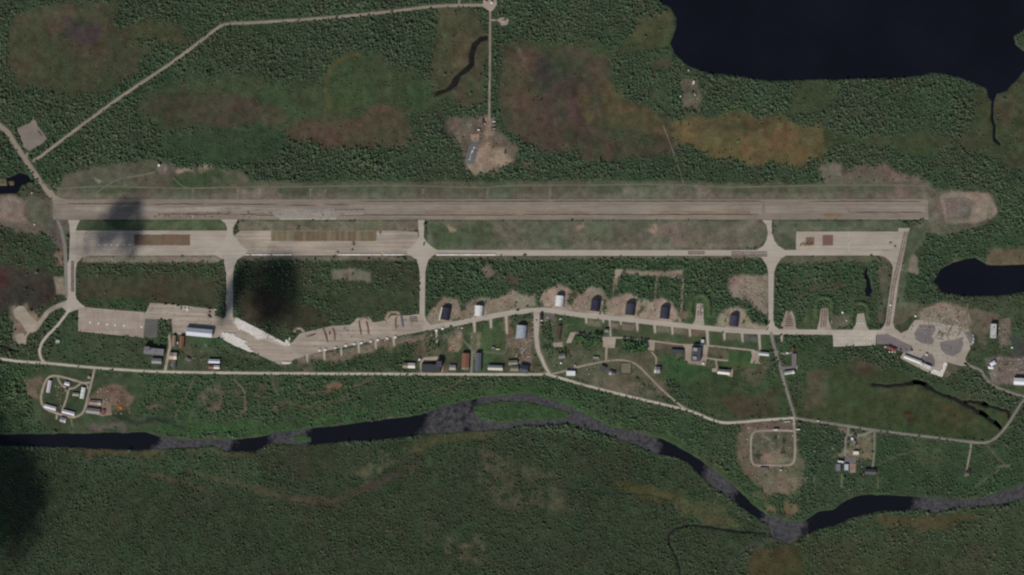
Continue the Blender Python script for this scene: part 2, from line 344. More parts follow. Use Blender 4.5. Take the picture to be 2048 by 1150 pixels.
paint([(1556, 523), (1770, 523), (1786, 560), (1775, 650), (1556, 655)], (55, 68, 48), dn=.68, ts=.9, soft=3, warp=.2, tc=(68, 86, 62))
paint([(1590, 560), (1650, 545), (1690, 560), (1650, 590), (1600, 590)], (76, 72, 56), a=.8, dn=.2, patch=24)
paint([(1758, 530), (1786, 525), (1776, 640), (1762, 640), (1764, 580)], (84, 80, 66), a=.8, dn=.05)
paint([(1600, 625), (1642, 625), (1640, 658), (1600, 658)], (68, 78, 54), dn=.05, soft=4); paint([(1660, 625), (1712, 628), (1700, 658), (1662, 658)], (90, 86, 70), dn=.04, soft=4)
# west reddish bog and pond surrounds
paint([(-90, 470), (60, 462), (112, 480), (126, 520), (120, 610), (60, 640), (-90, 650)], (54, 62, 45), dn=.45, ts=.9, soft=4, warp=.4)
paint([(-90, 535), (90, 535), (118, 560), (118, 590), (60, 625), (-90, 630)], (58, 52, 46), dn=.03, soft=6)
paint([(20, 545), (95, 552), (90, 572), (20, 570)], (72, 54, 46), dn=0, a=.8, patch=20); paint(R(-20, 550, 12, 575), (66, 42, 38), a=.7, dn=0)
paint([(108, 555), (130, 555), (130, 590), (112, 588)], (126, 112, 98), dn=0, soft=3, warp=.3)
paint([(112, 500), (128, 500), (128, 530), (118, 530)], (110, 92, 78), dn=0, soft=3)
# --- base belt
paint([(155, 665), (290, 676), (330, 660), (440, 680), (560, 730), (600, 720), (870, 660), (1090, 630), (1540, 668), (1540, 740), (1100, 746), (600, 745), (200, 735), (90, 722), (130, 640)], (60, 70, 50), dn=.34, ts=.75, soft=4, warp=.3, tc=(68, 84, 60))
paint([(300, 690), (440, 690), (440, 744), (300, 742)], (66, 72, 54), dn=.22, ts=.7)
paint([(375, 690), (410, 690), (400, 744), (380, 744)], (84, 80, 64), a=.8, dn=.03, patch=30)
paint([(440, 690), (560, 735), (560, 744), (430, 744)], (58, 64, 46), dn=.45, ts=.8)
paint([(60, 665), (90, 690), (80, 722), (-90, 715), (-90, 660)], (56, 62, 46), dn=.55)
paint([(20, 615), (50, 608), (78, 648), (62, 668), (30, 690), (28, 650)], (112, 102, 86), dn=.02, soft=6)
paint([(590, 715), (860, 664), (880, 672), (800, 690), (700, 716), (600, 728)], (106, 98, 82), dn=.01, soft=4, warp=.4)
paint([(620, 725), (840, 690), (845, 742), (620, 744)], (54, 66, 46), dn=.5, ts=.8)
paint([(700, 720), (780, 716), (770, 738), (720, 738)], (74, 68, 54), dn=.08, patch=20)
BELT = [(440, 690), (600, 722), (870, 662), (1090, 632), (1540, 672), (1540, 740), (1400, 800), (1180, 766), (1090, 745), (600, 744)]
paint(BELT, (96, 87, 72), a=.7, soft=4, patch=24, dn=.12, ts=.6); paint([(870, 662), (1090, 632), (1540, 672), (1540, 735), (900, 742)], (60, 70, 48), a=.6, soft=4, patch=17)
paint([(620, 726), (830, 694), (840, 742), (620, 744)], (52, 64, 44), dn=.62, ts=.9, soft=4)
# shelter row soil
SH = (138, 122, 107)
paint([(852, 634), (868, 612), (890, 595), (915, 600), (925, 620), (945, 598), (965, 592), (985, 598), (1010, 590), (1025, 578), (1048, 590), (1070, 592), (1075, 612), (1050, 620), (960, 636), (900, 652), (862, 652)], (126, 112, 97), dn=.02, soft=4, warp=.5)
paint([(1080, 600), (1100, 580), (1120, 570), (1145, 582), (1165, 592), (1185, 576), (1202, 578), (1220, 600), (1240, 596), (1255, 584), (1275, 596), (1300, 606), (1325, 596), (1345, 606), (1360, 640), (1385, 650), (1200, 632), (1088, 616)], SH, dn=.02, soft=4, warp=.5)
paint([(1432, 650), (1440, 626), (1460, 612), (1480, 610), (1492, 630), (1505, 645), (1540, 648), (1540, 662), (1440, 658)], (134, 119, 103), dn=.02, soft=4, warp=.4)
for x, y, rx, ry in ((900, 618, 16, 14), (978, 610, 14, 12), (930, 624, 14, 10)): ell(x, y, rx, ry, (100, 92, 74), a=.5, soft=6)
for x, y in ((918, 632), (1155, 600), (1218, 610), (1282, 622)): ell(x, y, 7, 8, (64, 74, 52), dn=.3, ts=.6, soft=4)
paint([(1366, 655), (1372, 600), (1385, 588), (1402, 585), (1422, 598), (1432, 630), (1430, 652)], (60, 74, 50), dn=.12, ts=.6, soft=4, warp=.2)
paint([(1362, 625), (1380, 632), (1376, 648), (1362, 646)], (98, 86, 72), dn=0, soft=3)
# grass bays south of the shelter road
paint([(1135, 632), (1230, 645), (1420, 664), (1540, 676), (1540, 700), (1420, 692), (1240, 674), (1140, 664)], (63, 73, 51), dn=0.0, soft=3, warp=.15)
for x0, x1, c in ((1176, 1202, DIRT), (1222, 1238, DIRT), (1244, 1270, DIRT), (1314, 1340, (100, 92, 78)), (1349, 1376, (106, 96, 82)), (1383, 1410, (96, 84, 70)), (1453, 1480, (92, 88, 74)), (1489, 1515, (88, 86, 80))):
    y = 634 + (x0 - 1135) * .098; paint([(x0, y), (x1, y + 3), (x1, y + 15), (x0, y + 13)], c, a=.85, soft=3, warp=.2)
paint([(1435, 700), (1510, 706), (1508, 722), (1480, 728), (1440, 716)], (54, 76, 47), dn=0, soft=4, warp=.3); paint(R(1440, 722, 1510, 735), (66, 80, 50), dn=0, soft=5, warp=.4)
paint([(1416, 696), (1452, 700), (1450, 716), (1420, 714)], (92, 82, 68), a=.9, dn=0, soft=3)
paint([(1300, 690), (1365, 692), (1365, 720), (1300, 712)], (86, 78, 64), a=.8, dn=.02, soft=4)
paint([(1090, 700), (1290, 712), (1300, 740), (1240, 760), (1120, 748)], (78, 80, 62), dn=.05, ts=.5, soft=5)
paint([(1140, 750), (1260, 745), (1380, 818), (1300, 800), (1200, 776)], (90, 86, 70), dn=.03, ts=.5, soft=5, patch=50)
paint([(1310, 740), (1560, 745), (1585, 830), (1460, 842), (1390, 815)], (56, 68, 46), dn=.3, ts=.6, soft=5, tc=(64, 84, 58))
paint([(1320, 720), (1400, 728), (1420, 770), (1340, 770)], (56, 74, 48), dn=.1, soft=5); paint([(1440, 790), (1560, 780), (1560, 830), (1470, 836)], (66, 62, 48), a=.9, dn=.08)
paint([(1485, 740), (1530, 736), (1535, 760), (1490, 756)], (82, 74, 60), a=.8, dn=.02)
paint([(1550, 680), (1660, 672), (1668, 700), (1640, 770), (1590, 830), (1570, 740)], (56, 68, 47), dn=.45, ts=.8, soft=4)
for x0, y0, x1, y1, c in ((935, 655, 1010, 715, (68, 80, 54)), (905, 665, 945, 700, (66, 76, 54)), (945, 715, 1015, 744, (66, 78, 54))): paint(R(x0, y0, x1, y1), c, dn=.04, ts=.5, soft=4, warp=.3)
paint([(895, 672), (920, 662), (925, 690), (915, 704), (897, 700)], (128, 108, 92), dn=0, soft=3, warp=.4); paint([(875, 664), (912, 655), (905, 670), (882, 676)], (96, 88, 78), dn=0, soft=3)
paint([(935, 660), (955, 662), (952, 712), (938, 712)], (106, 98, 82), dn=0, soft=3); trail([(925, 680), (938, 694), (950, 705)], 5, (110, 106, 88))
paint([(1015, 640), (1032, 638), (1030, 665), (1018, 664)], (112, 84, 70), a=.8, dn=0, soft=3)
paint([(1012, 672), (1066, 668), (1062, 735), (1040, 735), (1036, 700), (1014, 690)], (104, 94, 80), dn=.03, soft=4, warp=.4)
paint([(1086, 615), (1118, 620), (1118, 640), (1092, 640)], (96, 90, 84), dn=0, soft=4)
paint([(1100, 640), (1140, 640), (1140, 690), (1100, 690)], (74, 80, 60), dn=.15, ts=.6, soft=4)
# --- south of the long road
paint([(-90, 728), (100, 732), (300, 746), (1090, 752), (1200, 780), (1400, 842), (1590, 842), (1600, 990), (1540, 1030), (1420, 935), (1300, 868), (1180, 828), (1050, 785), (900, 805), (840, 828), (560, 862), (300, 862), (-90, 868)], (56, 69, 48), dn=.66, ts=.9, soft=4, warp=.3, tc=(68, 86, 60))
paint([(60, 735), (290, 750), (280, 850), (200, 862), (70, 855), (60, 790)], (60, 70, 50), dn=.04, ts=.5, soft=6)
paint([(55, 748), (82, 745), (80, 800), (62, 808)], (96, 82, 68), dn=.02, soft=4); paint([(-60, 735), (40, 740), (55, 790), (40, 800), (-60, 800)], (40, 54, 40), dn=.9, ts=1.1)
paint([(200, 772), (250, 778), (272, 800), (262, 825), (235, 815), (200, 835), (180, 830), (190, 800)], (104, 90, 76), dn=.02, soft=4); ell(245, 815, 9, 6, (122, 84, 48), soft=3); ell(214, 785, 12, 4, (104, 66, 54), soft=2)
ell(315, 815, 22, 5, (92, 80, 66), soft=4, dn=.05); ell(430, 800, 26, 30, (92, 84, 70), a=.9, soft=8, dn=.15, patch=20)
paint([(640, 770), (680, 768), (688, 780), (650, 788)], (106, 86, 70), dn=.02, soft=3)
trail([(390, 750), (375, 790), (358, 820), (350, 835)], 3, (96, 88, 66), a=.8); trail([(545, 750), (548, 775), (556, 790)], 5, (92, 82, 66), a=.8)
trail([(605, 752), (597, 775), (610, 788), (660, 784), (720, 770), (745, 755)], 3, (96, 82, 64), a=.8); trail([(510, 790), (560, 805), (610, 815), (640, 812), (690, 800)], 4, (92, 80, 62), a=.6)
trail([(470, 760), (490, 785), (492, 820), (470, 838)], 4, (104, 92, 74), a=.8); trail([(925, 752), (915, 768), (880, 780), (830, 785)], 3, (96, 84, 66), a=.8)
for _ in range(46): ell(random.uniform(300, 1000), random.uniform(760, 850), random.uniform(3, 9), random.uniform(2, 4), (90, 78, 62), a=.7, soft=3, dn=.1, rot=random.uniform(-30, 10))
paint([(200, 858), (560, 848), (840, 812), (1000, 772), (1060, 772), (1250, 848), (1260, 862), (1050, 790), (900, 806), (560, 862), (320, 872)], (54, 76, 46), dn=.55, ts=.65, soft=5, tc=(66, 92, 60))
paint([(100, 852), (300, 838), (320, 862), (120, 866)], (66, 72, 54), dn=.02, ts=.5, soft=5); paint([(180, 856), (260, 852), (255, 860), (180, 864)], (88, 78, 74), dn=0, soft=3)
paint([(215, 835), (330, 848), (380, 856), (372, 862), (220, 842)], (44, 50, 44), a=.8, dn=.05, soft=3)
paint([(1480, 850), (1600, 842), (1632, 870), (1630, 940), (1590, 985), (1530, 985), (1490, 950), (1470, 900)], (92, 86, 70), dn=.14, ts=.6, soft=6, warp=.6)
paint([(1500, 862), (1592, 862), (1592, 930), (1504, 930)], (86, 84, 68), dn=.08, ts=.6, soft=3, warp=.2); paint([(1530, 905), (1572, 908), (1574, 930), (1524, 930)], (116, 104, 88), dn=0, soft=5)
for x, y in ((1523, 912), (1566, 890), (1509, 895), (1566, 912), (1545, 885)): ell(x, y, 7, 6, (50, 58, 44), dn=.5, ts=.5, soft=3)
paint([(1600, 900), (1622, 900), (1626, 942), (1602, 940)], (118, 102, 84), dn=.03, soft=4); paint([(1520, 945), (1590, 955), (1580, 985), (1530, 985)], (104, 94, 78), dn=.05, soft=5)
paint([(1480, 842), (1590, 838), (1590, 858), (1500, 862), (1480, 870)], (98, 86, 76), dn=.02, soft=4)
paint([(1595, 840), (1680, 852), (1700, 880), (1760, 985), (1700, 1000), (1610, 1030), (1600, 960)], (52, 64, 46), dn=.6, ts=.85, soft=4)
paint([(1700, 866), (1746, 868), (1744, 920), (1692, 922)], (104, 94, 76), dn=.02, soft=4, warp=.3); paint([(1662, 900), (1692, 896), (1692, 912), (1664, 912)], (110, 102, 88), dn=0, soft=3)
paint([(1672, 848), (1702, 854), (1694, 872), (1680, 860)], (120, 104, 90), dn=0, soft=3, warp=.2)
paint([(1750, 870), (1960, 890), (2140, 890), (2140, 965), (1900, 995), (1730, 985)], (52, 66, 46), dn=.5, ts=.75, soft=4, tc=(68, 84, 60)); paint([(1810, 880), (1890, 890), (1890, 930), (1830, 920)], (64, 70, 50), a=.8, dn=.2)
trail([(1756, 930), (1790, 912), (1830, 902)], 2.5, (88, 84, 66), a=.8); trail([(1975, 890), (1995, 915), (2008, 930), (1990, 945), (1950, 975)], 3, (92, 86, 70), a=.8); ell(2004, 930, 11, 4, (104, 94, 78), soft=3)
trail([(1628, 985), (1628, 950)], 2, (92, 88, 68)); trail([(1755, 935), (1756, 975)], 2, (96, 90, 70))
# south-east meadow and its dark brook
paint([(1612, 740), (1700, 720), (1800, 745), (1880, 775), (1960, 800), (2020, 825), (2005, 868), (1960, 880), (1800, 862), (1650, 845), (1592, 828)], (56, 64, 42), dn=.07, ts=.5, soft=6, warp=.6)
paint([(1618, 742), (1655, 745), (1660, 790), (1640, 812), (1606, 815)], (78, 72, 58), a=.9, dn=.01); paint([(1690, 720), (1750, 720), (1740, 745), (1700, 745)], (68, 62, 48), a=.8, dn=.03)
paint([(1850, 800), (1960, 830), (2000, 860), (1880, 850)], (72, 66, 46), a=.8, dn=.03, patch=30); paint([(1760, 775), (1840, 780), (1880, 800), (1800, 800)], (70, 70, 48), a=.7, dn=.02)
paint([(1600, 830), (1680, 845), (1800, 862), (1960, 878), (1960, 884), (1700, 852)], (48, 58, 42), dn=.6, ts=.8, soft=3)
for p_, w_ in (([(1745, 768), (1790, 771), (1830, 765), (1852, 772), (1880, 786), (1920, 802), (1955, 822), (1980, 838), (2004, 856)], 5), ([(1930, 800), (1965, 806), (1990, 815), (2020, 822), (2016, 835)], 4), ([(1826, 764), (1850, 766)], 6), ([(1962, 808), (1974, 812)], 6)):
    trail(p_, w_, (38, 42, 36), soft=2.5, warp=.5)
paint([(1805, 822), (1816, 818), (1824, 824), (1820, 838), (1810, 843), (1802, 838)], (66, 48, 40), dn=0, soft=3, warp=.8)
trail([(1806, 832), (1812, 822), (1822, 825), (1818, 836), (1810, 841)], 3, (52, 36, 32), soft=1.5)
# east side
paint([(1860, 470), (1990, 462), (2140, 440), (2140, 520), (1990, 500), (1900, 520), (1850, 560), (1830, 600), (1810, 600), (1820, 520)], (52, 66, 46), dn=.62, ts=.9, soft=4)
paint([(1975, 498), (2140, 480), (2140, 535), (2010, 534), (1976, 528)], (86, 76, 60), dn=.02, soft=4); paint([(1866, 560), (1890, 528), (1935, 512), (1950, 520), (1900, 540), (1872, 575)], (76, 74, 56), dn=.02, soft=4)
paint([(1810, 515), (1830, 510), (1838, 530), (1826, 540), (1806, 538)], (118, 108, 94), dn=0, soft=3)
paint([(1790, 600), (2140, 596), (2140, 800), (1990, 780), (1960, 750), (1920, 735), (1890, 760), (1790, 700)], (60, 70, 50), dn=.35, ts=.8, soft=5)
paint([(1790, 612), (1850, 602), (1940, 606), (1990, 625), (1975, 690), (1930, 640), (1870, 612), (1820, 640), (1800, 662), (1788, 655)], (88, 84, 68), dn=.06, ts=.5, soft=5)
paint([(1840, 622), (1862, 612), (1900, 610), (1935, 618), (1944, 640), (1940, 668), (1924, 676), (1880, 680), (1836, 655)], (128, 117, 101), dn=.01, soft=5, warp=.4, mt=.4)
paint([(1865, 606), (1885, 604), (1900, 618), (1880, 628)], (124, 106, 92), dn=0, soft=4, a=.8); paint([(1900, 610), (1934, 616), (1930, 640), (1908, 640)], (116, 104, 92), dn=.0, soft=5, a=.8)
paint([(1998, 638), (2020, 636), (2026, 690), (2000, 694)], (104, 94, 82), dn=0, soft=3, warp=.3); paint([(1972, 716), (2000, 712), (2050, 712), (2140, 712), (2140, 780), (1980, 766)], (108, 98, 88), dn=.01, soft=4, warp=.3)
paint([(2020, 680), (2140, 676), (2140, 706), (2032, 706)], (62, 62, 60), dn=.0, soft=3, a=.8)
paint([(1892, 728), (1925, 732), (1922, 742), (1888, 752)], (88, 82, 66), dn=0, soft=3)
# --- deep south woods
paint([(-90, 898), (300, 904), (460, 908), (600, 895), (850, 876), (1010, 858), (1190, 874), (1310, 912), (1370, 925), (1430, 990), (1540, 1070), (1480, 1110), (1440, 1240), (-90, 1240)], (52, 61, 44), dn=.86, ts=.75, soft=4, warp=.3, tc=(62, 72, 53))
paint([(150, 898), (330, 905), (520, 908), (520, 990), (300, 940), (130, 930)], (56, 66, 48), dn=.6, ts=.85, tc=(64, 80, 56))
paint([(150, 892), (260, 900), (330, 905), (300, 912), (170, 904)], (76, 68, 50), dn=.03, soft=4)
for p_, w_, c in (([(280, 945), (330, 957), (372, 966), (400, 978)], 8, (78, 66, 52)), ([(372, 945), (430, 955), (480, 972), (520, 985), (560, 996)], 9, (72, 66, 48)), ([(512, 975), (560, 990), (610, 1000), (660, 1002), (700, 990), (740, 975), (790, 950), (830, 930)], 13, (72, 62, 50)), ([(725, 975), (760, 962), (790, 945)], 13, (62, 54, 50)), ([(830, 900), (870, 880), (930, 872), (980, 868)], 24, (72, 68, 46)), ([(380, 905), (500, 912)], 10, (70, 66, 46))):
    trail(p_, w_, c, a=.65, soft=6, warp=.6, dn=.12)
paint([(930, 900), (990, 905), (1060, 935), (1140, 980), (1130, 1022), (1060, 1022), (1000, 1008), (960, 960)], (78, 74, 58), a=.8, dn=.5, ts=.5, soft=12, warp=1.2, patch=14)
paint([(700, 945), (770, 905), (790, 915), (740, 958)], (84, 80, 62), a=.8, dn=.3, ts=.5, patch=10, soft=6); paint([(880, 1080), (960, 1075), (960, 1120), (890, 1115)], (80, 74, 58), a=.9, dn=.4, ts=.5, patch=14, soft=8)
paint([(1220, 965), (1300, 975), (1360, 985), (1370, 1005), (1320, 1010), (1260, 990)], (66, 66, 42), dn=.06, soft=6); paint([(1350, 1000), (1440, 1010), (1480, 1045), (1420, 1050), (1360, 1030)], (72, 70, 50), dn=.3, ts=.6, soft=8)
for p_ in ([(1105, 972), (1170, 982), (1230, 986), (1300, 990), (1350, 1005)], [(1175, 925), (1195, 945), (1205, 965)], [(980, 955), (930, 950), (900, 960)]): trail(p_, 3.5, (36, 44, 36), soft=2.5, a=.9, warp=.4)
paint([(600, 892), (700, 884), (760, 900), (720, 940), (600, 950), (520, 930), (520, 905)], (54, 58, 43), dn=.6, ts=.6, tc=(68, 76, 58))
paint([(1290, 868), (1330, 872), (1440, 945), (1510, 1000), (1500, 1010), (1420, 945), (1370, 905)], (58, 72, 46), dn=.12, ts=.5, soft=4); trail([(1330, 862), (1380, 895), (1460, 940), (1500, 975)], 2, (88, 84, 64), a=.7)
paint([(1500, 985), (1540, 985), (1600, 1005), (1590, 1035), (1530, 1022)], (100, 86, 66), a=.9, dn=.08, ts=.5, soft=5, patch=20)
paint([(1600, 1062), (1700, 1040), (1880, 1028), (2140, 1005), (2140, 1240), (1560, 1240), (1480, 1130), (1540, 1090)], (56, 62, 44), dn=.5, ts=.8, soft=5, warp=.5)
paint([(1740, 1032), (1900, 1030), (1960, 1040), (1900, 1056), (1760, 1052)], (70, 66, 46), dn=.05, soft=6); paint([(1500, 1110), (1560, 1090), (1620, 1110), (1600, 1150), (1480, 1200)], (64, 62, 42), dn=.05, soft=8)
paint([(1700, 1120), (1800, 1110), (1800, 1150), (1660, 1160)], (58, 62, 42), dn=.35, soft=8)
trail([(1560, 1078), (1516, 1086), (1488, 1098), (1466, 1120), (1450, 1150)], 8, (72, 72, 64), a=.6, soft=5)
trail([(1530, 1066), (1470, 1062), (1420, 1054), (1368, 1052), (1338, 1070), (1345, 1100), (1358, 1130), (1360, 1160)], 3, (46, 52, 48), soft=2)
paint([(1813, 462), (1856, 450), (1846, 492), (1822, 512), (1806, 600), (1796, 620), (1800, 570), (1808, 520)], (76, 84, 64), dn=.03, ts=.5, soft=4, warp=.3)
paint([(90, 440), (130, 440), (133, 505), (116, 498), (102, 474)], (84, 78, 70), dn=.01, soft=4, warp=.3); paint([(1545, 512), (1780, 512), (1780, 525), (1560, 528)], (84, 84, 66), dn=.04, soft=4, warp=.3)
# water beds
POOLS = {}
LAKE = [(1316, -90), (1319, 0), (1342, 15), (1355, 38), (1352, 58), (1339, 86), (1350, 108), (1377, 131), (1417, 144), (1473, 151), (1536, 161), (1637, 159), (1763, 156), (1834, 151), (1861, 143), (1889, 146), (1940, 161), (1972, 177), (1978, 198), (1992, 189), (2015, 182), (2030, 164), (2048, 141), (2140, 120), (2140, 96), (2048, 104), (2030, 88), (2027, 72), (2048, 58), (2140, 40), (2140, -90)]
POND_E = [(1868, 562), (1880, 540), (1905, 526), (1930, 518), (1950, 515), (1975, 530), (2000, 532), (2048, 529), (2140, 532), (2140, 590), (2048, 584), (2000, 590), (1960, 592), (1920, 590), (1886, 583)]
POND_W = [(-90, 350), (18, 356), (40, 345), (56, 350), (60, 362), (42, 370), (34, 386), (-90, 390)]
POND_T = [(1732, 538), (1737, 534), (1739, 560), (1743, 582), (1738, 593), (1729, 590), (1731, 570)]
STREAM_N = [(871, 189), (878, 182), (893, 179), (902, 170), (906, 158), (925, 140), (938, 130), (940, 108), (946, 84), (960, 74), (975, 71), (975, 80), (962, 82), (953, 92), (949, 112), (950, 130), (938, 142), (920, 154), (914, 172), (902, 180), (884, 187), (874, 192)]
OUTLET = [(1977, 192), (1992, 190), (1988, 205), (1985, 236), (1990, 252), (1990, 276), (2002, 288), (2000, 291), (1986, 281), (1986, 252), (1981, 237), (1984, 206)]
UP = [(-90, 872), (0, 870), (151, 868), (290, 865), (313, 873), (378, 880), (467, 879), (512, 875), (537, 870), (550, 865), (625, 857), (739, 845), (840, 832), (885, 815), (915, 808), (961, 797), (1024, 791), (1049, 787), (1087, 794), (1137, 812), (1180, 832), (1226, 855), (1289, 870), (1327, 880), (1382, 908), (1427, 943), (1465, 968), (1503, 1006), (1536, 1033), (1581, 1044), (1607, 1044), (1637, 1024), (1667, 1018), (1692, 1001), (1725, 990), (1788, 991), (1864, 996), (1902, 1000), (1965, 999), (2015, 978), (2048, 970), (2140, 945)]
LO = [(2140, 970), (2048, 994), (2015, 1004), (1952, 1014), (1902, 1016), (1871, 1024), (1839, 1016), (1763, 1021), (1700, 1036), (1667, 1052), (1630, 1060), (1600, 1074), (1580, 1088), (1545, 1072), (1536, 1050), (1503, 1027), (1437, 981), (1402, 953), (1377, 926), (1354, 912), (1314, 908), (1263, 885), (1195, 861), (1140, 846), (1060, 850), (1000, 858), (941, 862), (847, 868), (789, 875), (688, 881), (625, 889), (582, 888), (537, 886), (512, 901), (454, 903), (429, 891), (353, 895), (290, 899), (227, 898), (126, 893), (0, 890), (-90, 890)]
RIVER = UP + LO
ISLES = [[(945, 812), (1000, 802), (1060, 804), (1120, 818), (1150, 830), (1128, 838), (1060, 842), (1000, 846), (955, 838)], [(584, 872), (604, 868), (624, 874), (622, 884), (590, 884)]]
BOGI = [[(-20, 356), (14, 357), (14, 372), (-20, 372)], [(16, 362), (28, 360), (28, 370), (18, 372)]]
WATERS = [LAKE, POND_E, POND_W, POND_T, STREAM_N, OUTLET, RIVER]
def bed(poly, dz, wp=.22):
    xs = [p[0] for p in poly]; ys = [p[1] for p in poly]; sl = region(min(xs), min(ys), max(xs), max(ys), 12)
    X = GX[sl] + (WX - GX)[sl] * wp; Y = GY[sl] + (WY - GY)[sl] * wp; sd = sdist(poly, X, Y)
    m = sm((sd + 3.0) / 6.0)
    if dz > 0:
        depth[sl] = np.maximum(depth[sl], m * dz); mm = sm((sd + 5) / 3)
        gcol[sl] += (np.array(A(44, 46, 40)) - gcol[sl]) * (m * .8)[..., None]; dens[sl] *= (1 - mm)
    else: depth[sl] *= (1 - m)
BROOKS = [('stream', [(1745, 768), (1790, 771), (1830, 765), (1852, 772), (1880, 786), (1920, 802), (1955, 822), (1980, 838), (2004, 856)], 4.4), ('stream', [(1930, 801), (1965, 806), (1990, 815), (2018, 822), (2018, 836)], 3.6), ('pool', [(1826, 764), (1840, 765), (1854, 769)], 8), ('pool', [(1960, 824), (1976, 834)], 8), ('pool', [(1990, 845), (2003, 856)], 9), ('pool', [(1965, 806), (1974, 812)], 8), ('stream', [(1532, 1066), (1470, 1062), (1420, 1054), (1368, 1052), (1338, 1070), (1345, 1100), (1358, 1130), (1362, 1190)], 2.2), ('stream', [(-60, 690), (0, 692), (18, 697), (36, 702)], 3)]
def brook_bed(pts, w_):
    c = [(x + random.uniform(-2, 2), y + random.uniform(-1.6, 1.6)) for x, y in spline(pts, 6)]; xs = [p[0] for p in c]; ys = [p[1] for p in c]; sl = region(min(xs), min(ys), max(xs), max(ys), 12)
    d = sdist(c, GX[sl], GY[sl], False); wv = w_ * (.55 + .9 * vnoise(GX[sl], GY[sl], 14, 55)); m = sm((wv / 2 + 2 - d) / 3); depth[sl] = np.maximum(depth[sl], m * 2.4); gcol[sl] += (np.array(A(46, 48, 38)) - gcol[sl]) * (m * .8)[..., None]; dens[sl] *= 1 - sm((wv / 2 + 3 - d) / 2); return c
def spline(pts, step=5.0):
    out = []; n = len(pts)
    for i in range(n - 1):
        p0 = pts[max(i - 1, 0)]; p1 = pts[i]; p2 = pts[i + 1]; p3 = pts[min(i + 2, n - 1)]
        k = max(1, int(math.hypot(p2[0] - p1[0], p2[1] - p1[1]) / step))
        for j in range(k):
            t = j / k; t2 = t * t; t3 = t2 * t
            out.append(tuple(.5 * (2 * p1[d] + (p2[d] - p0[d]) * t + (2 * p0[d] - 5 * p1[d] + 4 * p2[d] - p3[d]) * t2 + (3 * p1[d] - p0[d] - 3 * p2[d] + p3[d]) * t3) for d in (0, 1)))
    out.append(tuple(pts[-1])); return out
for p_ in WATERS: bed(p_, 3.0, .6 if p_ is POND_T else .22)
for p_ in ISLES + BOGI: bed(p_, -1)
for p_ in ISLES: paint(p_, (54, 72, 46), dn=.5, ts=.6, soft=3, warp=.2)
for p_ in BOGI: paint(p_, (92, 84, 62), dn=0.02, soft=2, warp=.3)
gm = sm((fbm(GX, GY, 34, 83, 5) - .46) / .16) * .42 * ((GY < 345) & ((GX < 1340) | (GX > 1660)) | ((GX > 1590) & (GY > 720) & (GY < 890))) * (dens < .4) * (depth < .05) * (mot > .5) * (1 - ((GX > 880) & (GX < 1045) & (GY > 235)))
gcol += (np.array(A(57, 68, 46)) - gcol) * gm[..., None]
BROOKC = [brook_bed(p_, w_) for _, p_, w_ in BROOKS]
# local wear in the woods: paler and greener patches
pm = fbm(GX, GY, 150, 31); dens *= np.clip(.72 + .6 * (fbm(GX, GY, 30, 8) - .28) / .4, .35, 1.15)
pq = fbm(GX, GY, 40, 45); tsz *= .72 + .56 * fbm(GX, GY, 55, 93, 3); dens *= np.where(fbm(GX, GY, 13, 95, 3) < .37, .35, 1.0)
tcol *= (0.74 + .52 * fbm(GX, GY, 70, 44))[..., None] * np.stack([.80 + .42 * pq, 1.06 - .12 * pq, 1.06 - .16 * pm], -1)
hn = (fbm(GX, GY, 46, 61, 5) - .5) * mot; h2 = (fbm(GX, GY, 11, 63, 3) - .5) * mot
gcol *= np.stack([1 + .40 * hn + .2 * h2, 1 - .18 * hn, 1 + .1 * hn], -1)
gcol *= (1 + (0.75 * (fbm(GX, GY, 10, 51) - .5) + .4 * (fbm(GX, GY, 60, 57) - .5)) * mot)[..., None]
#PAVE
# ------------------------------------------------------------------ pavements: real slabs lying on the ground
PAVED = np.zeros((H_, W_))
_zi = [0]
def mask_poly(poly, grow=1.2):
    xs = [p[0] for p in poly]; ys = [p[1] for p in poly]; sl = region(min(xs), min(ys), max(xs), max(ys), 6)
    PAVED[sl] = np.maximum(PAVED[sl], np.clip(sdist(poly, GX[sl], GY[sl]) + grow + .5, 0, 1))
def slab_mesh(poly, z):
    pts = [P(*p) for p in poly]; n = len(pts)
    tris = tessellate_polygon([[Vector((x, y, 0)) for x, y in pts]])
    m = MB(); m.poly([(x, y, z) for x, y in pts], [tuple(t) for t in tris])
    m.poly([(x, y, z) for x, y in pts] + [(x, y, -0.3) for x, y in pts], [(i, (i + 1) % n, n + (i + 1) % n, n + i) for i in range(n)])
    return m
def pave(name, poly, mat, z=None, mask=True):
    if z is None: _zi[0] += 1; z = 0.05 + 0.006 * (_zi[0] % 22)
    o = slab_mesh(poly, z).build(name, mat); tag(o, kind='structure')
    if mask: mask_poly(poly)
    return o
def ribbon(pts, wd, jit=.1):
    c = spline(pts); L = []; Rr = []
    for i, (x, y) in enumerate(c):
        a = c[max(i - 1, 0)]; b = c[min(i + 1, len(c) - 1)]; dx, dy = b[0] - a[0], b[1] - a[1]; l = math.hypot(dx, dy) + 1e-9
        w_ = wd if not isinstance(wd, (tuple, list)) else wd[0] + (wd[1] - wd[0]) * i / (len(c) - 1)
        wl = w_ / 2 * (1 + random.uniform(-jit, jit)); wr = w_ / 2 * (1 + random.uniform(-jit, jit))
        L.append((x - dy / l * wl, y + dx / l * wl)); Rr.append((x + dy / l * wr, y - dx / l * wr))
    return c, L, Rr
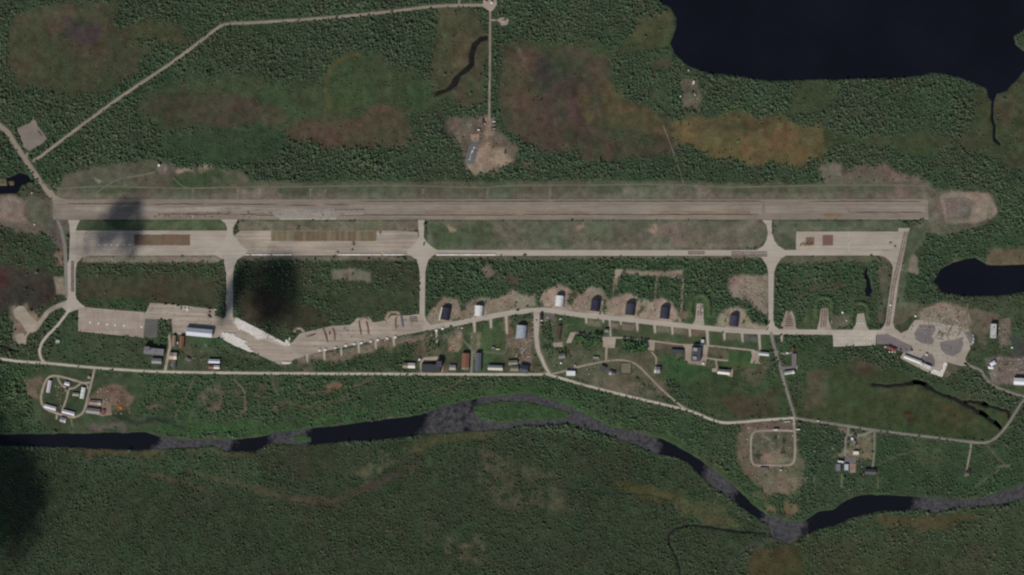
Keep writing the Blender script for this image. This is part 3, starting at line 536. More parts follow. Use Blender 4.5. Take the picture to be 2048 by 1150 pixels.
def road(name, pts, wd, mat, z=None, jit=.1, dust=True):
    if z is None: _zi[0] += 1; z = 0.05 + 0.006 * (_zi[0] % 22)
    c, L, Rr = ribbon(pts, wd, jit); n = len(c); m = MB()
    vs = [(*P(*p), z) for p in L] + [(*P(*p), z) for p in Rr] + [(*P(*p), -.3) for p in L] + [(*P(*p), -.3) for p in Rr]
    fs = []
    for i in range(n - 1): fs += [(i, i + 1, n + i + 1, n + i), (i, 2 * n + i, 2 * n + i + 1, i + 1), (n + i, n + i + 1, 3 * n + i + 1, 3 * n + i)]
    m.poly(vs, fs); o = m.build(name, mat); tag(o, kind='structure')
    mw = max(wd) if isinstance(wd, (tuple, list)) else wd
    xs = [p[0] for p in pts]; ys = [p[1] for p in pts]; sl = region(min(xs), min(ys), max(xs), max(ys), mw + 6)
    d = sdist(c[::2] + [c[-1]], GX[sl], GY[sl], False)
    PAVED[sl] = np.maximum(PAVED[sl], np.clip(mw / 2 + 1.6 - d, 0, 1))
    if dust:
        mm = sm((mw / 2 + 2.6 - d) / 3.0); gcol[sl] += (np.array(A(104, 98, 82)) - gcol[sl]) * (mm * .55)[..., None]
    return o
C_TAXI = paving('taxi_concrete', A(157, 147, 134), streak=.10, blotch=.10, grain=.08)
C_APR = paving('apron_concrete', A(146, 135, 122), A(154, 144, 131), streak=.12, blotch=.12, grain=.08)
C_APR2 = paving('worn_apron_concrete', A(140, 128, 115), A(152, 139, 124), streak=.24, blotch=.16, grain=.1)
C_APRB = paving('jointed_apron_concrete', A(150, 134, 122), A(156, 145, 132), streak=.05, blotch=.12, grain=.06, joint=(6.0, 24.0))
C_RUN = paving('runway_strip', A(118, 108, 97), A(126, 115, 103), streak=.17, blotch=.14, grain=.12)
C_RUN2 = paving('runway_core', A(126, 114, 101), A(120, 110, 100), streak=.2, blotch=.16, grain=.1)
C_DIRT = paving('packed_dirt', A(148, 136, 120), A(136, 124, 110), streak=.06, blotch=.16, grain=.12)
C_ROAD = paving('pale_gravel_road', A(168, 160, 143), A(156, 148, 132), streak=.03, blotch=.1, grain=.1)
C_ROADN = paving('dim_gravel_road', A(136, 124, 110), A(126, 115, 101), streak=.03, blotch=.12, grain=.1)
C_ASPH = paving('old_grey_road', A(122, 116, 106), A(112, 108, 100), streak=.03, blotch=.12, grain=.1)
C_DARK = paving('dark_asphalt', A(104, 97, 95), A(112, 105, 102), streak=.08, blotch=.16, grain=.12)
C_PAD = paving('pale_pad', A(150, 138, 122), A(136, 122, 108), streak=.05, blotch=.18, grain=.14)
C_TRACK = paving('thin_dirt_track', A(106, 102, 86), A(96, 94, 78), streak=.03, blotch=.14, grain=.14)
C_WHITE = paving('pale_new_concrete', A(178, 170, 156), A(166, 156, 142), streak=.05, blotch=.1, grain=.08, joint=(8.0, 6.0))
# runway and its strips
pave('runway', [(106, 398.5), (1856, 398.5), (1857, 439), (560, 439.5), (106, 439)], C_RUN, .06)
def strips(rows, mat, z):
    for x0, x1, y0, y1 in rows:
        n = max(2, int((x1 - x0) / 20)); xs = np.linspace(x0, x1, n)
        pave('runway_lane', [(x, y0 + random.uniform(-.5, .5)) for x in xs] + [(x, y1 + random.uniform(-.5, .5)) for x in xs[::-1]], mat, z, mask=False)
C_LANE = paving('graded_lane', A(132, 122, 110), A(123, 113, 102), streak=.16, blotch=.12, grain=.1)
C_BROWN = paving('brown_subgrade', A(120, 102, 84), A(132, 112, 90), streak=.3, blotch=.18, grain=.1)
C_RUBB = paving('broken_concrete', A(140, 132, 122), A(128, 120, 112), streak=.06, blotch=.16, grain=.22)
strips([(700, 1524, 411, 428), (1530, 1850, 411, 426)], C_LANE, .072)
strips([(150, 660, 414, 424)], paving('pale_lane', A(142, 133, 120), A(126, 117, 106), streak=.3, blotch=.16, grain=.12), .072)
strips([(850, 1180, 421.5, 427), (1300, 1500, 421.5, 427), (1648, 1685, 425, 436)], C_BROWN, .084)
pave('broken_runway', [(548, 421), (600, 419), (680, 417), (728, 417), (727, 428), (690, 430), (674, 432), (672, 438.5), (560, 438.5), (545, 430)], C_RUBB, .09, mask=False)
strips([(560, 672, 436.6, 439.2), (690, 727, 427.5, 430)], C_TAXI, .1)
# aprons and taxiways
pave('apron', [(150, 461), (455, 461), (455, 511), (178, 511), (164, 515), (154, 526), (151, 540), (148, 540), (150, 470)], C_APR)
pave('taxiway', [(136, 440), (160, 440), (154, 452), (151, 462), (151, 590), (153, 598), (160, 606), (172, 615), (158, 618), (136, 626), (124, 614), (130, 604), (135, 590), (133, 530), (138, 520), (140, 470), (139, 452)], C_TAXI)
pave('road', [(112, 440), (119, 442), (127, 462), (133, 490), (135, 530), (136, 595), (130, 595), (128, 530), (126, 490), (120, 462)], C_ASPH)
pave('apron', [(481, 461), (790, 461), (836, 464), (836, 511), (481, 511), (470, 500), (470, 470)], C_APR2)
pave('taxiway', [(441, 439), (478, 439), (470, 448), (466, 456), (466, 468), (474, 478), (482, 490), (494, 500), (498, 507), (484, 513), (474, 520), (469, 532), (466, 550), (465.5, 632), (472, 645), (440, 645), (452, 632), (452.5, 550), (449.5, 532), (446, 520), (436, 513), (425, 507), (440, 495), (447, 484), (453, 470), (454, 456), (450, 446)], C_TAXI)
pave('taxiway', [(836, 440), (849, 440), (847.5, 474), (853, 484), (863, 493), (876, 501), (876, 506), (866, 511), (857, 520), (853, 532), (850.5, 545), (849.5, 630), (853, 642), (864, 651), (850, 660), (830, 650), (839, 638), (839.5, 545), (837, 530), (832, 518), (822, 512), (812, 508), (818, 498), (828, 490), (834, 482), (838, 472)], C_TAXI)
pave('taxiway', [(872, 500), (1514, 500), (1514, 511.5), (872, 511.5)], C_TAXI)
pave('taxiway', [(1524, 440), (1544, 440), (1543, 452), (1545, 468), (1549, 482), (1557, 492), (1570, 500), (1765, 500.5), (1765, 510.8), (1572, 511), (1562, 517), (1553, 531), (1548, 545), (1546.5, 640), (1550, 652), (1560, 660), (1530, 660), (1537, 648), (1536.5, 545), (1533, 530), (1524, 517), (1512, 511), (1511, 501), (1526, 492), (1533, 480), (1536, 466), (1533, 450)], C_TAXI)
pave('apron', [(1592, 463), (1803, 463), (1796, 500), (1592, 500.5)], C_APR)
pave('taxiway', [(1797, 456), (1820, 456), (1815, 470), (1803, 530), (1796, 570), (1791, 610), (1786, 645), (1789, 656), (1802, 666), (1770, 668), (1758, 662), (1768, 652), (1772, 640), (1777, 600), (1783, 560), (1786, 534), (1780, 522), (1770, 514), (1758, 510.8), (1764, 501), (1796, 500)], C_APR)
pave('apron', [(157, 615.5), (172, 614.5), (230, 620), (292, 624.5), (289, 650), (287, 675.5), (220, 669), (156, 662.5)], C_APRB)
pave('apron', [(292, 624), (300, 606), (345, 608.5), (430, 619), (429, 632), (440, 634), (452, 640), (472, 640), (470, 650), (540, 676), (575, 690), (585, 684), (600, 667), (650, 655), (662, 652), (700, 650), (706, 645), (714, 636), (738, 634), (746, 645), (775, 640), (783, 631), (818, 631), (842, 627), (852, 650), (866, 653), (866, 659), (796, 672), (640, 704), (590, 718), (572, 729), (556, 728), (505, 704), (476, 686), (446, 672), (430, 676), (373, 667), (358, 670), (350, 664), (346, 668), (343, 640), (318, 638), (290, 640)], C_APR2)
road('taxiway', [(846, 656), (906, 648), (975, 634), (1038, 623.5), (1088, 620), (1120, 624), (1163, 630), (1220, 635.5), (1276, 641.5), (1340, 648.5), (1402, 655), (1470, 661), (1536, 664), (1600, 664), (1668, 664.5), (1770, 665)], 10, C_TAXI, jit=.04)
pave('apron', [(1665, 661), (1752, 661), (1751, 690.5), (1667, 693.5)], C_WHITE)
pave('yard', [(1768, 657), (1787, 655), (1802, 666), (1816, 660), (1822, 650), (1830, 640), (1846, 640), (1900, 650), (1930, 654), (1941, 663), (1946, 680), (1944, 692), (1936, 705), (1930, 718), (1936, 731), (1922, 732), (1892, 724), (1882, 754), (1858, 746), (1800, 716), (1806, 706), (1822, 702), (1802, 682), (1776, 669)], C_APR)
for p_ in ([(1753, 668.5), (1776, 668), (1801, 681), (1823, 691), (1822, 702), (1808, 706), (1790, 699), (1776, 689), (1753, 688)], [(1840, 649), (1870, 650), (1871, 660), (1863, 672), (1869, 682), (1863, 689), (1846, 687), (1832, 680), (1828, 668), (1832, 660)], [(1896, 680), (1910, 679), (1924, 674), (1927, 690), (1921, 704), (1906, 713), (1890, 708), (1881, 697), (1880, 684)], [(1928, 664), (1942, 662), (1946, 680), (1941, 689), (1934, 676)], [(1840, 717), (1850, 706), (1864, 708), (1870, 722), (1869, 734), (1850, 726)]):
    pave('asphalt_and_shade_patch', p_, C_DARK)
pave('asphalt_and_shade_patch', [(290.5, 637.5), (316, 638.5), (314, 674), (302, 676), (288, 673)], paving('painted_cloud_shade', A(88, 87, 82), A(96, 94, 88), streak=.05, blotch=.12))  # a cloud shadow, painted as a darker sheet on the ground
pave('grass_plot', [(326, 660), (327, 648), (333, 642), (340, 642), (343, 650), (341, 664), (332, 663)], paving('dry_grass', A(100, 88, 72), A(86, 82, 64), streak=.03, grain=.25), mask=False)
# stubs off the shelter road
for x, y0, y1, wd in ((1172, 631, 647, 3.4), (1206, 635, 645, 3), (1219, 636, 673, 2.6), (1241, 638, 650, 2.6), (1274, 643, 662, 3.6), (1309, 646, 666, 3.6), (1344, 650, 669, 3.6), (1379, 653, 673, 3.6), (1414, 657, 691, 4), (1448, 660, 680, 3.6), (1484, 662, 684, 3.6), (1518, 664, 704, 3.4), (1563, 667, 684, 3.4),
                      (948, 641, 665, 4), (981, 634, 656, 4), (1012, 630, 668, 4), (614, 708, 724, 3), (648, 702, 720, 3), (682, 696, 712, 3), (717, 688, 706, 3), (751, 682, 698, 3), (787, 674, 692, 3.4), (872, 655, 686, 2.6)):
    road('stub', [(x, y0), (x + (y1 - y0) * .03, (y0 + y1) / 2), (x + (y1 - y0) * .06, y1)], (wd * 1.5, wd), C_TAXI, jit=.08)
for p_ in ([(1203, 673), (1232, 676), (1229, 697), (1206, 694), (1206, 682)], [(1291, 681), (1310, 684), (1308, 702), (1296, 700)], [(1366, 690), (1384, 692), (1382, 724), (1370, 722), (1371, 704)], [(1376, 718), (1412, 722), (1411, 732), (1376, 727)], [(1403, 690), (1417, 692), (1413, 722), (1402, 722)], [(1502, 699), (1521, 704), (1517, 722), (1522, 728), (1500, 726), (1504, 712)], [(1141, 665), (1152, 664), (1142, 686), (1132, 686)], [(1106, 686), (1126, 684), (1126, 694), (1106, 694)], [(1424, 737), (1434, 736), (1434, 744), (1424, 744)], [(1456, 738), (1466, 738), (1465, 754), (1455, 752)]):
    pave('concrete_pad', p_, C_PAD)
road('lane', [(1152, 666), (1200, 675), (1240, 675.5), (1300, 681.5), (1360, 689), (1412, 691), (1480, 698), (1508, 701)], 3, C_PAD)
road('lane', [(1412, 716), (1440, 720), (1456, 721)], 2.6, C_PAD); road('lane', [(1432, 720), (1434, 738)], 3, C_PAD); road('lane', [(1213, 695), (1212, 724)], 4, C_PAD)
# roads
road('road', [(-90, 170), (-30, 222), (0, 252), (15, 264), (30, 288), (65, 340), (83, 366), (101, 391), (108, 399)], (10.5, 8.5), C_ROADN, jit=.05)
pave('road', [(94, 380), (104, 380), (112, 391), (124, 397), (135, 399), (104, 400)], C_ROADN)
road('road', [(66, 322), (80, 314), (111, 290), (227, 204), (335, 131), (383, 96), (430, 60), (446, 50), (467, 47), (512, 45), (638, 37), (764, 25), (865, 13), (915, 11), (970, 10)], 5.4, C_ROADN)
road('road', [(56, 306), (52, 312), (51, 320)], 5, C_ROADN); road('lane', [(918, 11), (919, -30), (920, -90)], 3.4, C_ASPH)
pave('yard', [(966, -20), (990, -20), (994, 8), (988, 18), (982, 23), (974, 20), (966, 14)], C_PAD)
road('lane', [(980, 20), (980, 100), (979, 180), (978.5, 245)], 3.4, C_ROADN); road('lane', [(981, 40), (996, 41), (1004, 42)], 2.4, C_PAD)
pave('yard', [(997, 37), (1008, 35), (1018, 40), (1014, 50), (1004, 51), (998, 46)], C_PAD)
pave('yard', [(34, 257), (50, 250), (60, 246), (66, 238), (72, 242), (75, 252), (85, 264), (94, 277), (87, 285), (74, 294), (59, 302), (47, 295), (42, 278)], paving('pink_gravel', A(122, 110, 100), A(112, 103, 96), streak=.04, blotch=.16))
road('track', [(92, 369), (108, 374), (120, 377), (200, 373), (300, 375), (380, 376.5), (470, 374), (560, 374), (680, 372), (800, 371), (960, 375), (1024, 371), (1200, 370), (1300, 368.5), (1365, 370), (1440, 374), (1536, 373), (1620, 371), (1700, 370), (1830, 371), (1862, 378)], 2.2, C_TRACK, dust=False, jit=.25)
road('track', [(190, 388), (210, 373), (240, 358), (280, 351), (310, 344)], 2.2, C_TRACK, dust=False, jit=.25); road('track', [(1326, 250), (1345, 300), (1360, 345), (1366, 368)], 1.8, C_TRACK, dust=False, jit=.3); road('track', [(345, 355), (365, 372), (380, 376)], 1.8, C_TRACK, dust=False, jit=.3)
road('road', [(132, 606), (117, 612), (98, 622), (82, 642), (74, 654), (66, 662)], 8.5, C_PAD)
pave('yard', [(26, 622), (36, 612), (47, 612), (62, 632), (75, 646), (78, 656), (70, 663), (62, 665), (52, 663), (42, 644), (30, 636)], C_PAD); pave('yard', [(31, 672), (36, 667), (47, 666), (53, 680), (52, 688), (38, 689), (32, 682)], C_PAD)
road('lane', [(60, 662), (53, 670), (50, 678)], 4, C_PAD)
road('road', [(142, 614), (128, 634), (112, 654), (94, 672), (83, 688), (79, 704), (84, 720), (93, 728)], 5, C_ROAD)
road('road', [(-90, 706), (0, 717.5), (40, 723), (100, 727), (190, 735.5), (300, 742.5), (400, 745), (600, 747), (900, 748.5), (1060, 749), (1092, 748.5), (1110, 753), (1180, 773), (1280, 798), (1376, 821), (1420, 838), (1455, 845.5), (1536, 839.5), (1588, 836)], 4.8, C_ROAD, jit=.12)
road('road', [(1588, 836), (1612, 840), (1680, 850), (1760, 862), (1850, 873), (1945, 884.5), (1972, 885), (1990, 877), (2014, 851), (2034, 820), (2052, 796), (2140, 700)], 4.4, C_ASPH)
road('road', [(1928, 726), (1950, 736), (1963, 742), (1971, 757), (1985, 770), (2015, 783), (2052, 794), (2140, 815)], 4.4, C_ASPH)
road('road', [(1542, 664), (1546, 684), (1552, 708), (1561, 735), (1568, 763), (1578, 796), (1590, 836)], (6, 4), C_ASPH)
road('road', [(1073, 626), (1073, 650), (1073, 676), (1076, 700), (1083, 716), (1093, 738), (1100, 749)], (12, 5), C_TAXI)
road('lane', [(1104, 748), (1130, 742), (1160, 733), (1208, 723), (1240, 720), (1262, 724), (1278, 733), (1300, 755), (1330, 785), (1360, 810), (1378, 821)], 3, C_PAD)
road('lane', [(1303, 704), (1312, 715), (1312, 730), (1316, 738)], 2.2, C_PAD); road('lane', [(337, 668), (340, 690), (336, 712), (330, 742)], 5, C_PAD)
road('lane', [(843, 747), (842, 726), (846, 719)], 3, C_PAD); road('lane', [(884, 748), (885, 732)], 2.4, C_PAD); road('lane', [(942.5, 748), (943, 725), (944, 702)], 4.4, C_ASPH); road('lane', [(962, 703), (1008, 706), (1012, 690)], 1.6, C_TRACK)
pave('yard', [(842, 722), (848, 715), (876, 713), (880, 719), (862, 722), (850, 724)], C_PAD)
# compound roads by the river
road('lane', [(189, 738), (186, 752), (182, 768), (176, 792), (170, 816), (163, 828), (150, 834), (135, 833), (112, 826), (92, 818), (84, 808), (82, 794), (88, 770), (95, 757), (104, 752), (120, 753), (150, 761), (168, 766), (180, 765)], 3.8, C_PAD)
road('lane', [(115, 753), (120, 766), (130, 775), (145, 777), (156, 771), (162, 766), (172, 768), (176, 778)], 3, C_PAD); road('lane', [(137, 779), (132, 800), (124, 822)], 3.4, C_DIRT); road('lane', [(114, 826), (113, 838)], 3, C_PAD); road('track', [(141, 834), (145, 852)], 2.6, C_TRACK)
pave('yard', [(176, 795), (205, 798), (220, 806), (224, 830), (204, 832), (172, 822)], paving('brown_yard', A(116, 98, 84), A(128, 112, 98)))
# southern ring and holdings
road('lane', [(1586, 862), (1560, 861), (1520, 862), (1506, 866), (1502, 880), (1502, 912), (1505, 926), (1514, 931), (1550, 931), (1580, 930), (1588, 922), (1590, 905), (1590, 875), (1588, 850), (1588, 838)], 3.6, C_PAD)
road('lane', [(1521, 863), (1530, 874), (1540, 880)], 2.2, C_ASPH)
road('lane', [(1697, 852), (1696, 868), (1692, 874), (1690, 912)], 3.4, C_ASPH); road('lane', [(1696, 870), (1725, 870), (1740, 864), (1750, 861)], 4.4, C_ASPH); road('lane', [(1749, 862), (1749, 890), (1746, 930), (1744, 936)], (3, 3.6), C_ASPH); road('lane', [(1684, 950), (1683, 975)], 2.2, C_TRACK)
pave('yard', [(1692, 911), (1712, 914), (1712, 926), (1700, 928), (1688, 926)], C_DARK); pave('yard', [(1698, 927), (1712, 928), (1711, 945), (1700, 946)], paving('pink_pad', A(136, 112, 100), A(124, 104, 94)))
road('lane', [(1942, 888), (1940, 905), (1936, 925), (1931, 952)], 2.8, C_PAD)
road('lane', [(1549, 700), (1562, 707), (1582, 706), (1595, 704)], 3, C_ASPH); road('lane', [(1594, 704), (1593, 738)], 2.6, C_PAD); road('lane', [(1560, 737), (1592, 735)], 6, C_DARK)
# shelter fore-courts and revetment pads
for x, y in ((890, 643), (960, 635), (1119, 617), (1190, 625), (1260, 633), (1328, 640), (1467, 654)): pave('forecourt', [(x - 14, y - 4), (x + 14, y - 3), (x + 18, y + 6), (x - 18, y + 4)], C_PAD)
pave('revetment_pad', [(1393.5, 607), (1407, 607), (1407, 632), (1409, 655), (1383, 652), (1390, 640), (1392, 626)], C_APR); pave('revetment_pad', [(1642, 617), (1656, 617), (1657, 640), (1664, 660), (1634, 660), (1639, 640)], C_PAD)
pave('revetment_pad', [(1714, 628), (1728, 626), (1733, 652), (1739, 661), (1704, 661), (1712, 648)], C_APR); pave('revetment_pad', [(1572, 622), (1584, 622), (1590, 636), (1592, 656), (1600, 662), (1558, 662), (1566, 640)], C_PAD)
pave('fuel_pad', [(928, 328), (931, 318), (938, 292), (946, 283), (958, 281), (958, 296), (952, 316), (948, 328)], paving('grey_tar', A(102, 100, 97), A(92, 91, 90)))
pave('sand_pad', [(941, 269), (958, 268), (958, 281), (946, 283), (943, 281)], paving('sand', A(142, 118, 98), A(128, 110, 94)))
# flat coloured areas on the aprons
M_RUST = [plain('matting_%d' % i, A(*c), .85, 0, .16, .08) for i, c in enumerate([(102, 87, 68), (108, 95, 73), (114, 106, 84), (106, 83, 68), (98, 82, 66), (106, 99, 77), (110, 86, 71)])]
def matting(x0, y0, x1, y1, n, cols, label, name='ground_matting'):
    ox, oy = P((x0 + x1) / 2, (y0 + y1) / 2); e = empty(name, (ox, oy, .19)); tag(e, label, 'matting', 'brown mattings laid out on the aprons')
    wds = [random.uniform(.6, 1.6) for _ in range(n)]; t = sum(wds); x = x0
    for wd in wds:
        x2 = x + wd / t * (x1 - x0); cx = ((x + x2) / 2 - (x0 + x1) / 2) * S; j = random.uniform(-.6, .6)
        MB().box(-(x2 - x) * S / 2 + .015, (x2 - x) * S / 2 - .015, -(y1 - y0) * S / 2 + j, (y1 - y0) * S / 2 + j, 0, random.uniform(.07, .1)).build('strip', random.choice(cols), e).location = (cx, 0, 0); x = x2
matting(268.5, 469, 380, 490.5, 14, [M_RUST[3], M_RUST[4], M_RUST[0], M_RUST[4]], 'dark reddish brown matting rectangle on the west apron, beside the row of white marks')
matting(542, 462, 753, 482, 46, [M_RUST[0], M_RUST[1], M_RUST[2], M_RUST[5], M_RUST[5], M_RUST[4]], 'longest matting, striped olive and brown, on the middle apron')
matting(1612, 474, 1628.5, 490.5, 3, [plain('red_mat', A(112, 88, 78), .9)], 'smaller red brown square matting behind the yellow machines on the east apron')
matting(1645, 470, 1666, 491, 4, [plain('red_mat2', A(110, 82, 73), .9)], 'bigger red brown square matting in the middle of the east apron')
M_PAINT = plain('worn_white_paint', A(205, 200, 190), .8, 0, .25, .8)
def mark(x, y, r, n=9):
    cx, cy = P(x, y); o = MB().cyl((0, 0, 0), r, .03, n).build('parking_mark', M_PAINT); o.location = (cx, cy, .2); tag(o, kind='structure')
for x in (198, 211, 223, 235, 248, 260): mark(x, 490, 2.3)
for x, y in ((180, 645), (197, 647), (214, 649), (230, 650.5), (248, 651.5), (283, 654)): mark(x, y, 2.6)
for x in list(range(1673, 1746, 4)) + [1690, 1694, 1698, 1728, 1732, 1742]: mark(x + random.uniform(-1, 1), 677 + random.uniform(-.4, .4), random.uniform(.8, 1.6), 6)
for x0, y0, x1, y1 in ((1697, 463.5, 1699, 502), (1697, 480, 1713, 481)): pave('painted_line', R(x0, y0, x1, y1), plain('faint_paint', A(164, 155, 140)), .2, mask=False)

# ------------------------------------------------------------------ ground sheet: fine inside the frame, running out to the horizon
def spread(a, far):
    o = []; d = GS; v = a
    while abs(v) < far: d *= 1.6; v += d * (1 if a > 0 else -1); o.append(v)
    return o
fx = list(gx); fy = list(gy)
ex0 = [-(v) for v in spread(MARG, 16000)][::-1]; ex1 = [2048 + v for v in spread(MARG, 16000)]
ey0 = [-(v) for v in spread(MARG, 16000)][::-1]; ey1 = [1150 + v for v in spread(MARG, 16000)]
AX = np.array(ex0 + fx + ex1); AY = np.array(ey0 + fy + ey1); nx, ny = len(AX), len(AY); ox, oy = len(ex0), len(ey0)
def padded(a):
    pw = ((oy, len(ey1)), (ox, len(ex1))) + (((0, 0),) if a.ndim == 3 else ()); return np.pad(a, pw, mode='edge')
zz = -depth + (fbm(GX, GY, 9, 71) - .5) * .5 * (1 - np.clip(PAVED * 3, 0, 1)) * (depth < .05)
ZZ = padded(zz); CC = padded(gcol)
VX, VY = np.meshgrid((AX - 1024) * S, (575 - AY) * S)
co = np.stack([VX, VY, ZZ], -1).reshape(-1, 3).astype(np.float32)
ii = (np.arange(ny - 1)[:, None] * nx + np.arange(nx - 1)[None, :]).reshape(-1)
quads = np.stack([ii, ii + nx, ii + nx + 1, ii + 1], -1).astype(np.int32)
me = bpy.data.meshes.new('ground'); me.vertices.add(len(co)); me.vertices.foreach_set('co', co.ravel())
me.loops.add(quads.size); me.loops.foreach_set('vertex_index', quads.ravel()); me.polygons.add(len(quads))
me.polygons.foreach_set('loop_start', np.arange(0, quads.size, 4, dtype=np.int32)); me.polygons.foreach_set('loop_total', np.full(len(quads), 4, np.int32))
me.update(calc_edges=True); me.validate()
ca = me.color_attributes.new('cover', 'FLOAT_COLOR', 'POINT')
ca.data.foreach_set('color', np.concatenate([np.clip(CC.reshape(-1, 3), .003, .8), np.ones((len(co), 1))], 1).astype(np.float32).ravel())
me.polygons.foreach_set('use_smooth', np.ones(len(quads), bool))
m, n, b = newmat('ground_cover')
at = N(n, 'ShaderNodeAttribute', attribute_name='cover'); pos = N(n, 'ShaderNodeNewGeometry').outputs['Position']
f = mul(n, rng_map(n, noise(n, pos, .22, 6, .7), .64, 1.36), rng_map(n, noise(n, pos, .035, 5, .6), .82, 1.18))
n.links.new(vscale(n, at.outputs['Color'], f), b.inputs['Base Color']); b.inputs['Roughness'].default_value = 1.0; b.inputs['Specular IOR Level'].default_value = .05
bp = N(n, 'ShaderNodeBump'); bp.inputs['Strength'].default_value = .6; bp.inputs['Distance'].default_value = 1.2
n.links.new(noise(n, pos, .3, 4, .65), bp.inputs['Height']); n.links.new(bp.outputs[0], b.inputs['Normal'])
me.materials.append(m); tag(link('ground', me), kind='structure')

# ------------------------------------------------------------------ water
m, n, b = newmat('dark_water'); pos = N(n, 'ShaderNodeNewGeometry').outputs['Position']
n.links.new(vscale(n, (0.0082, 0.0086, 0.0142), rng_map(n, noise(n, pos, .004, 4), .8, 1.2)), b.inputs['Base Color'])
b.inputs['Roughness'].default_value = .12; b.inputs['Specular IOR Level'].default_value = .5; b.inputs['IOR'].default_value = 1.33
bp = N(n, 'ShaderNodeBump'); bp.inputs['Strength'].default_value = .25; bp.inputs['Distance'].default_value = .3
n.links.new(noise(n, pos, .2, 3), bp.inputs['Height']); n.links.new(bp.outputs[0], b.inputs['Normal']); WATER = m
m, n, b = newmat('peaty_water'); pos = N(n, 'ShaderNodeNewGeometry').outputs['Position']
n.links.new(vscale(n, (.019, .0165, .0145), rng_map(n, noise(n, pos, .05, 4), .7, 1.4)), b.inputs['Base Color']); b.inputs['Roughness'].default_value = .25; PEAT = m
m, n, b = newmat('river_water'); pos = N(n, 'ShaderNodeNewGeometry').outputs['Position']
f = rng_map(n, noise(n, pos, .09, 6, .78), 0, 1, .36, .66); g = rng_map(n, noise(n, pos, .3, 4, .8), 0, 1, .62, .76)
fast = mixc(n, g, mixc(n, f, (.033, .031, .035), (.114, .108, .109)), (.19, .18, .18))
ra = N(n, 'ShaderNodeAttribute', attribute_name='rapid').outputs['Fac']
ad = N(n, 'ShaderNodeMath', operation='ADD'); n.links.new(ra, ad.inputs[0]); n.links.new(rng_map(n, noise(n, pos, .06, 5, .7), -.32, .32), ad.inputs[1]); rf = rng_map(n, ad.outputs[0], 0, 1, .25, .75)
n.links.new(mixc(n, rf, (.0095, .0098, .0145), fast), b.inputs['Base Color']); n.links.new(rng_map(n, rf, .12, .45, 0, 1), b.inputs['Roughness'])
bp = N(n, 'ShaderNodeBump'); bp.inputs['Distance'].default_value = .8; n.links.new(rng_map(n, rf, .1, .8, 0, 1), bp.inputs['Strength'])
n.links.new(noise(n, pos, .18, 4), bp.inputs['Height']); n.links.new(bp.outputs[0], b.inputs['Normal']); RAPID = m
def outset(poly, d):
    a = sum(poly[i][0] * poly[(i + 1) % len(poly)][1] - poly[(i + 1) % len(poly)][0] * poly[i][1] for i in range(len(poly))); sg = 1 if a > 0 else -1; o = []
    for i, (x, y) in enumerate(poly):
        p, q = poly[i - 1], poly[(i + 1) % len(poly)]; dx, dy = q[0] - p[0], q[1] - p[1]; l = math.hypot(dx, dy) + 1e-6; o.append((x + sg * dy / l * d, y - sg * dx / l * d))
    return o
def water(name, poly, mat, z=-1.1, d=5):
    pts = [P(*p) for p in outset(poly, d)]; t = tessellate_polygon([[Vector((*q, 0)) for q in pts]])
    o = MB().poly([(*q, z) for q in pts], [tuple(k) for k in t]).build(name, mat); tag(o, kind='structure'); return o
for (nm, _, w_), c in zip(BROOKS, BROOKC):
    _, L, Rr = ribbon(c, w_ * 2.2, .05); k = len(L); tag(MB().poly([(*P(*q), -1.15) for q in L] + [(*P(*q), -1.15) for q in Rr], [(i, i + 1, k + i + 1, k + i) for i in range(k - 1)]).build(nm, PEAT), kind='structure')
water('lake', LAKE, WATER, d=7); water('pond', POND_E, WATER, d=7); water('pond', POND_W, WATER, d=7); water('pond', POND_T, WATER, d=3)
water('stream', STREAM_N, PEAT, d=1.5); water('stream', OUTLET, WATER, z=-1.2, d=1.5); 
def river():
    x0, x1, y0, y1 = 0, W_, int((780 + MARG) / GS), int((1110 + MARG) / GS); X, Y = GX[y0:y1, x0:x1], GY[y0:y1, x0:x1]; sd = sdist(RIVER, X, Y); keep = sd > -7
    rx = X + (fbm(X, Y, 30, 77) - .5) * 34 + (Y - 880) * .25; rp = np.zeros(X.shape)
    for a_, b_, l_ in ((318, 468, 1), (538, 618, .85), (838, 930, .72), (930, 1320, 1), (1425, 1500, 1), (1560, 1650, 1), (1858, 2200, .95)): rp = np.maximum(rp, .9 * l_ * sm((rx - a_ + 18) / 36) * sm((b_ + 18 - rx) / 36))
    rp *= .80 + .4 * vnoise(X, Y, 26, 79); ids = -np.ones(X.shape, int); cell = keep[:-1, :-1] & keep[1:, :-1] & keep[:-1, 1:] & keep[1:, 1:]
    used = np.zeros(X.shape, bool); used[:-1, :-1] |= cell; used[1:, :-1] |= cell; used[:-1, 1:] |= cell; used[1:, 1:] |= cell; ids[used] = np.arange(used.sum())
    v = np.stack([(X[used] - 1024) * S, (575 - Y[used]) * S, np.full(used.sum(), -1.1)], -1); q = np.stack([ids[:-1, :-1][cell], ids[1:, :-1][cell], ids[1:, 1:][cell], ids[:-1, 1:][cell]], -1)
    me = bpy.data.meshes.new('river'); me.from_pydata(v.tolist(), [], q.tolist()); at_ = me.attributes.new('rapid', 'FLOAT', 'POINT'); at_.data.foreach_set('value', rp[used].astype(np.float32)); me.materials.append(RAPID); tag(link('river', me), kind='structure')
river()

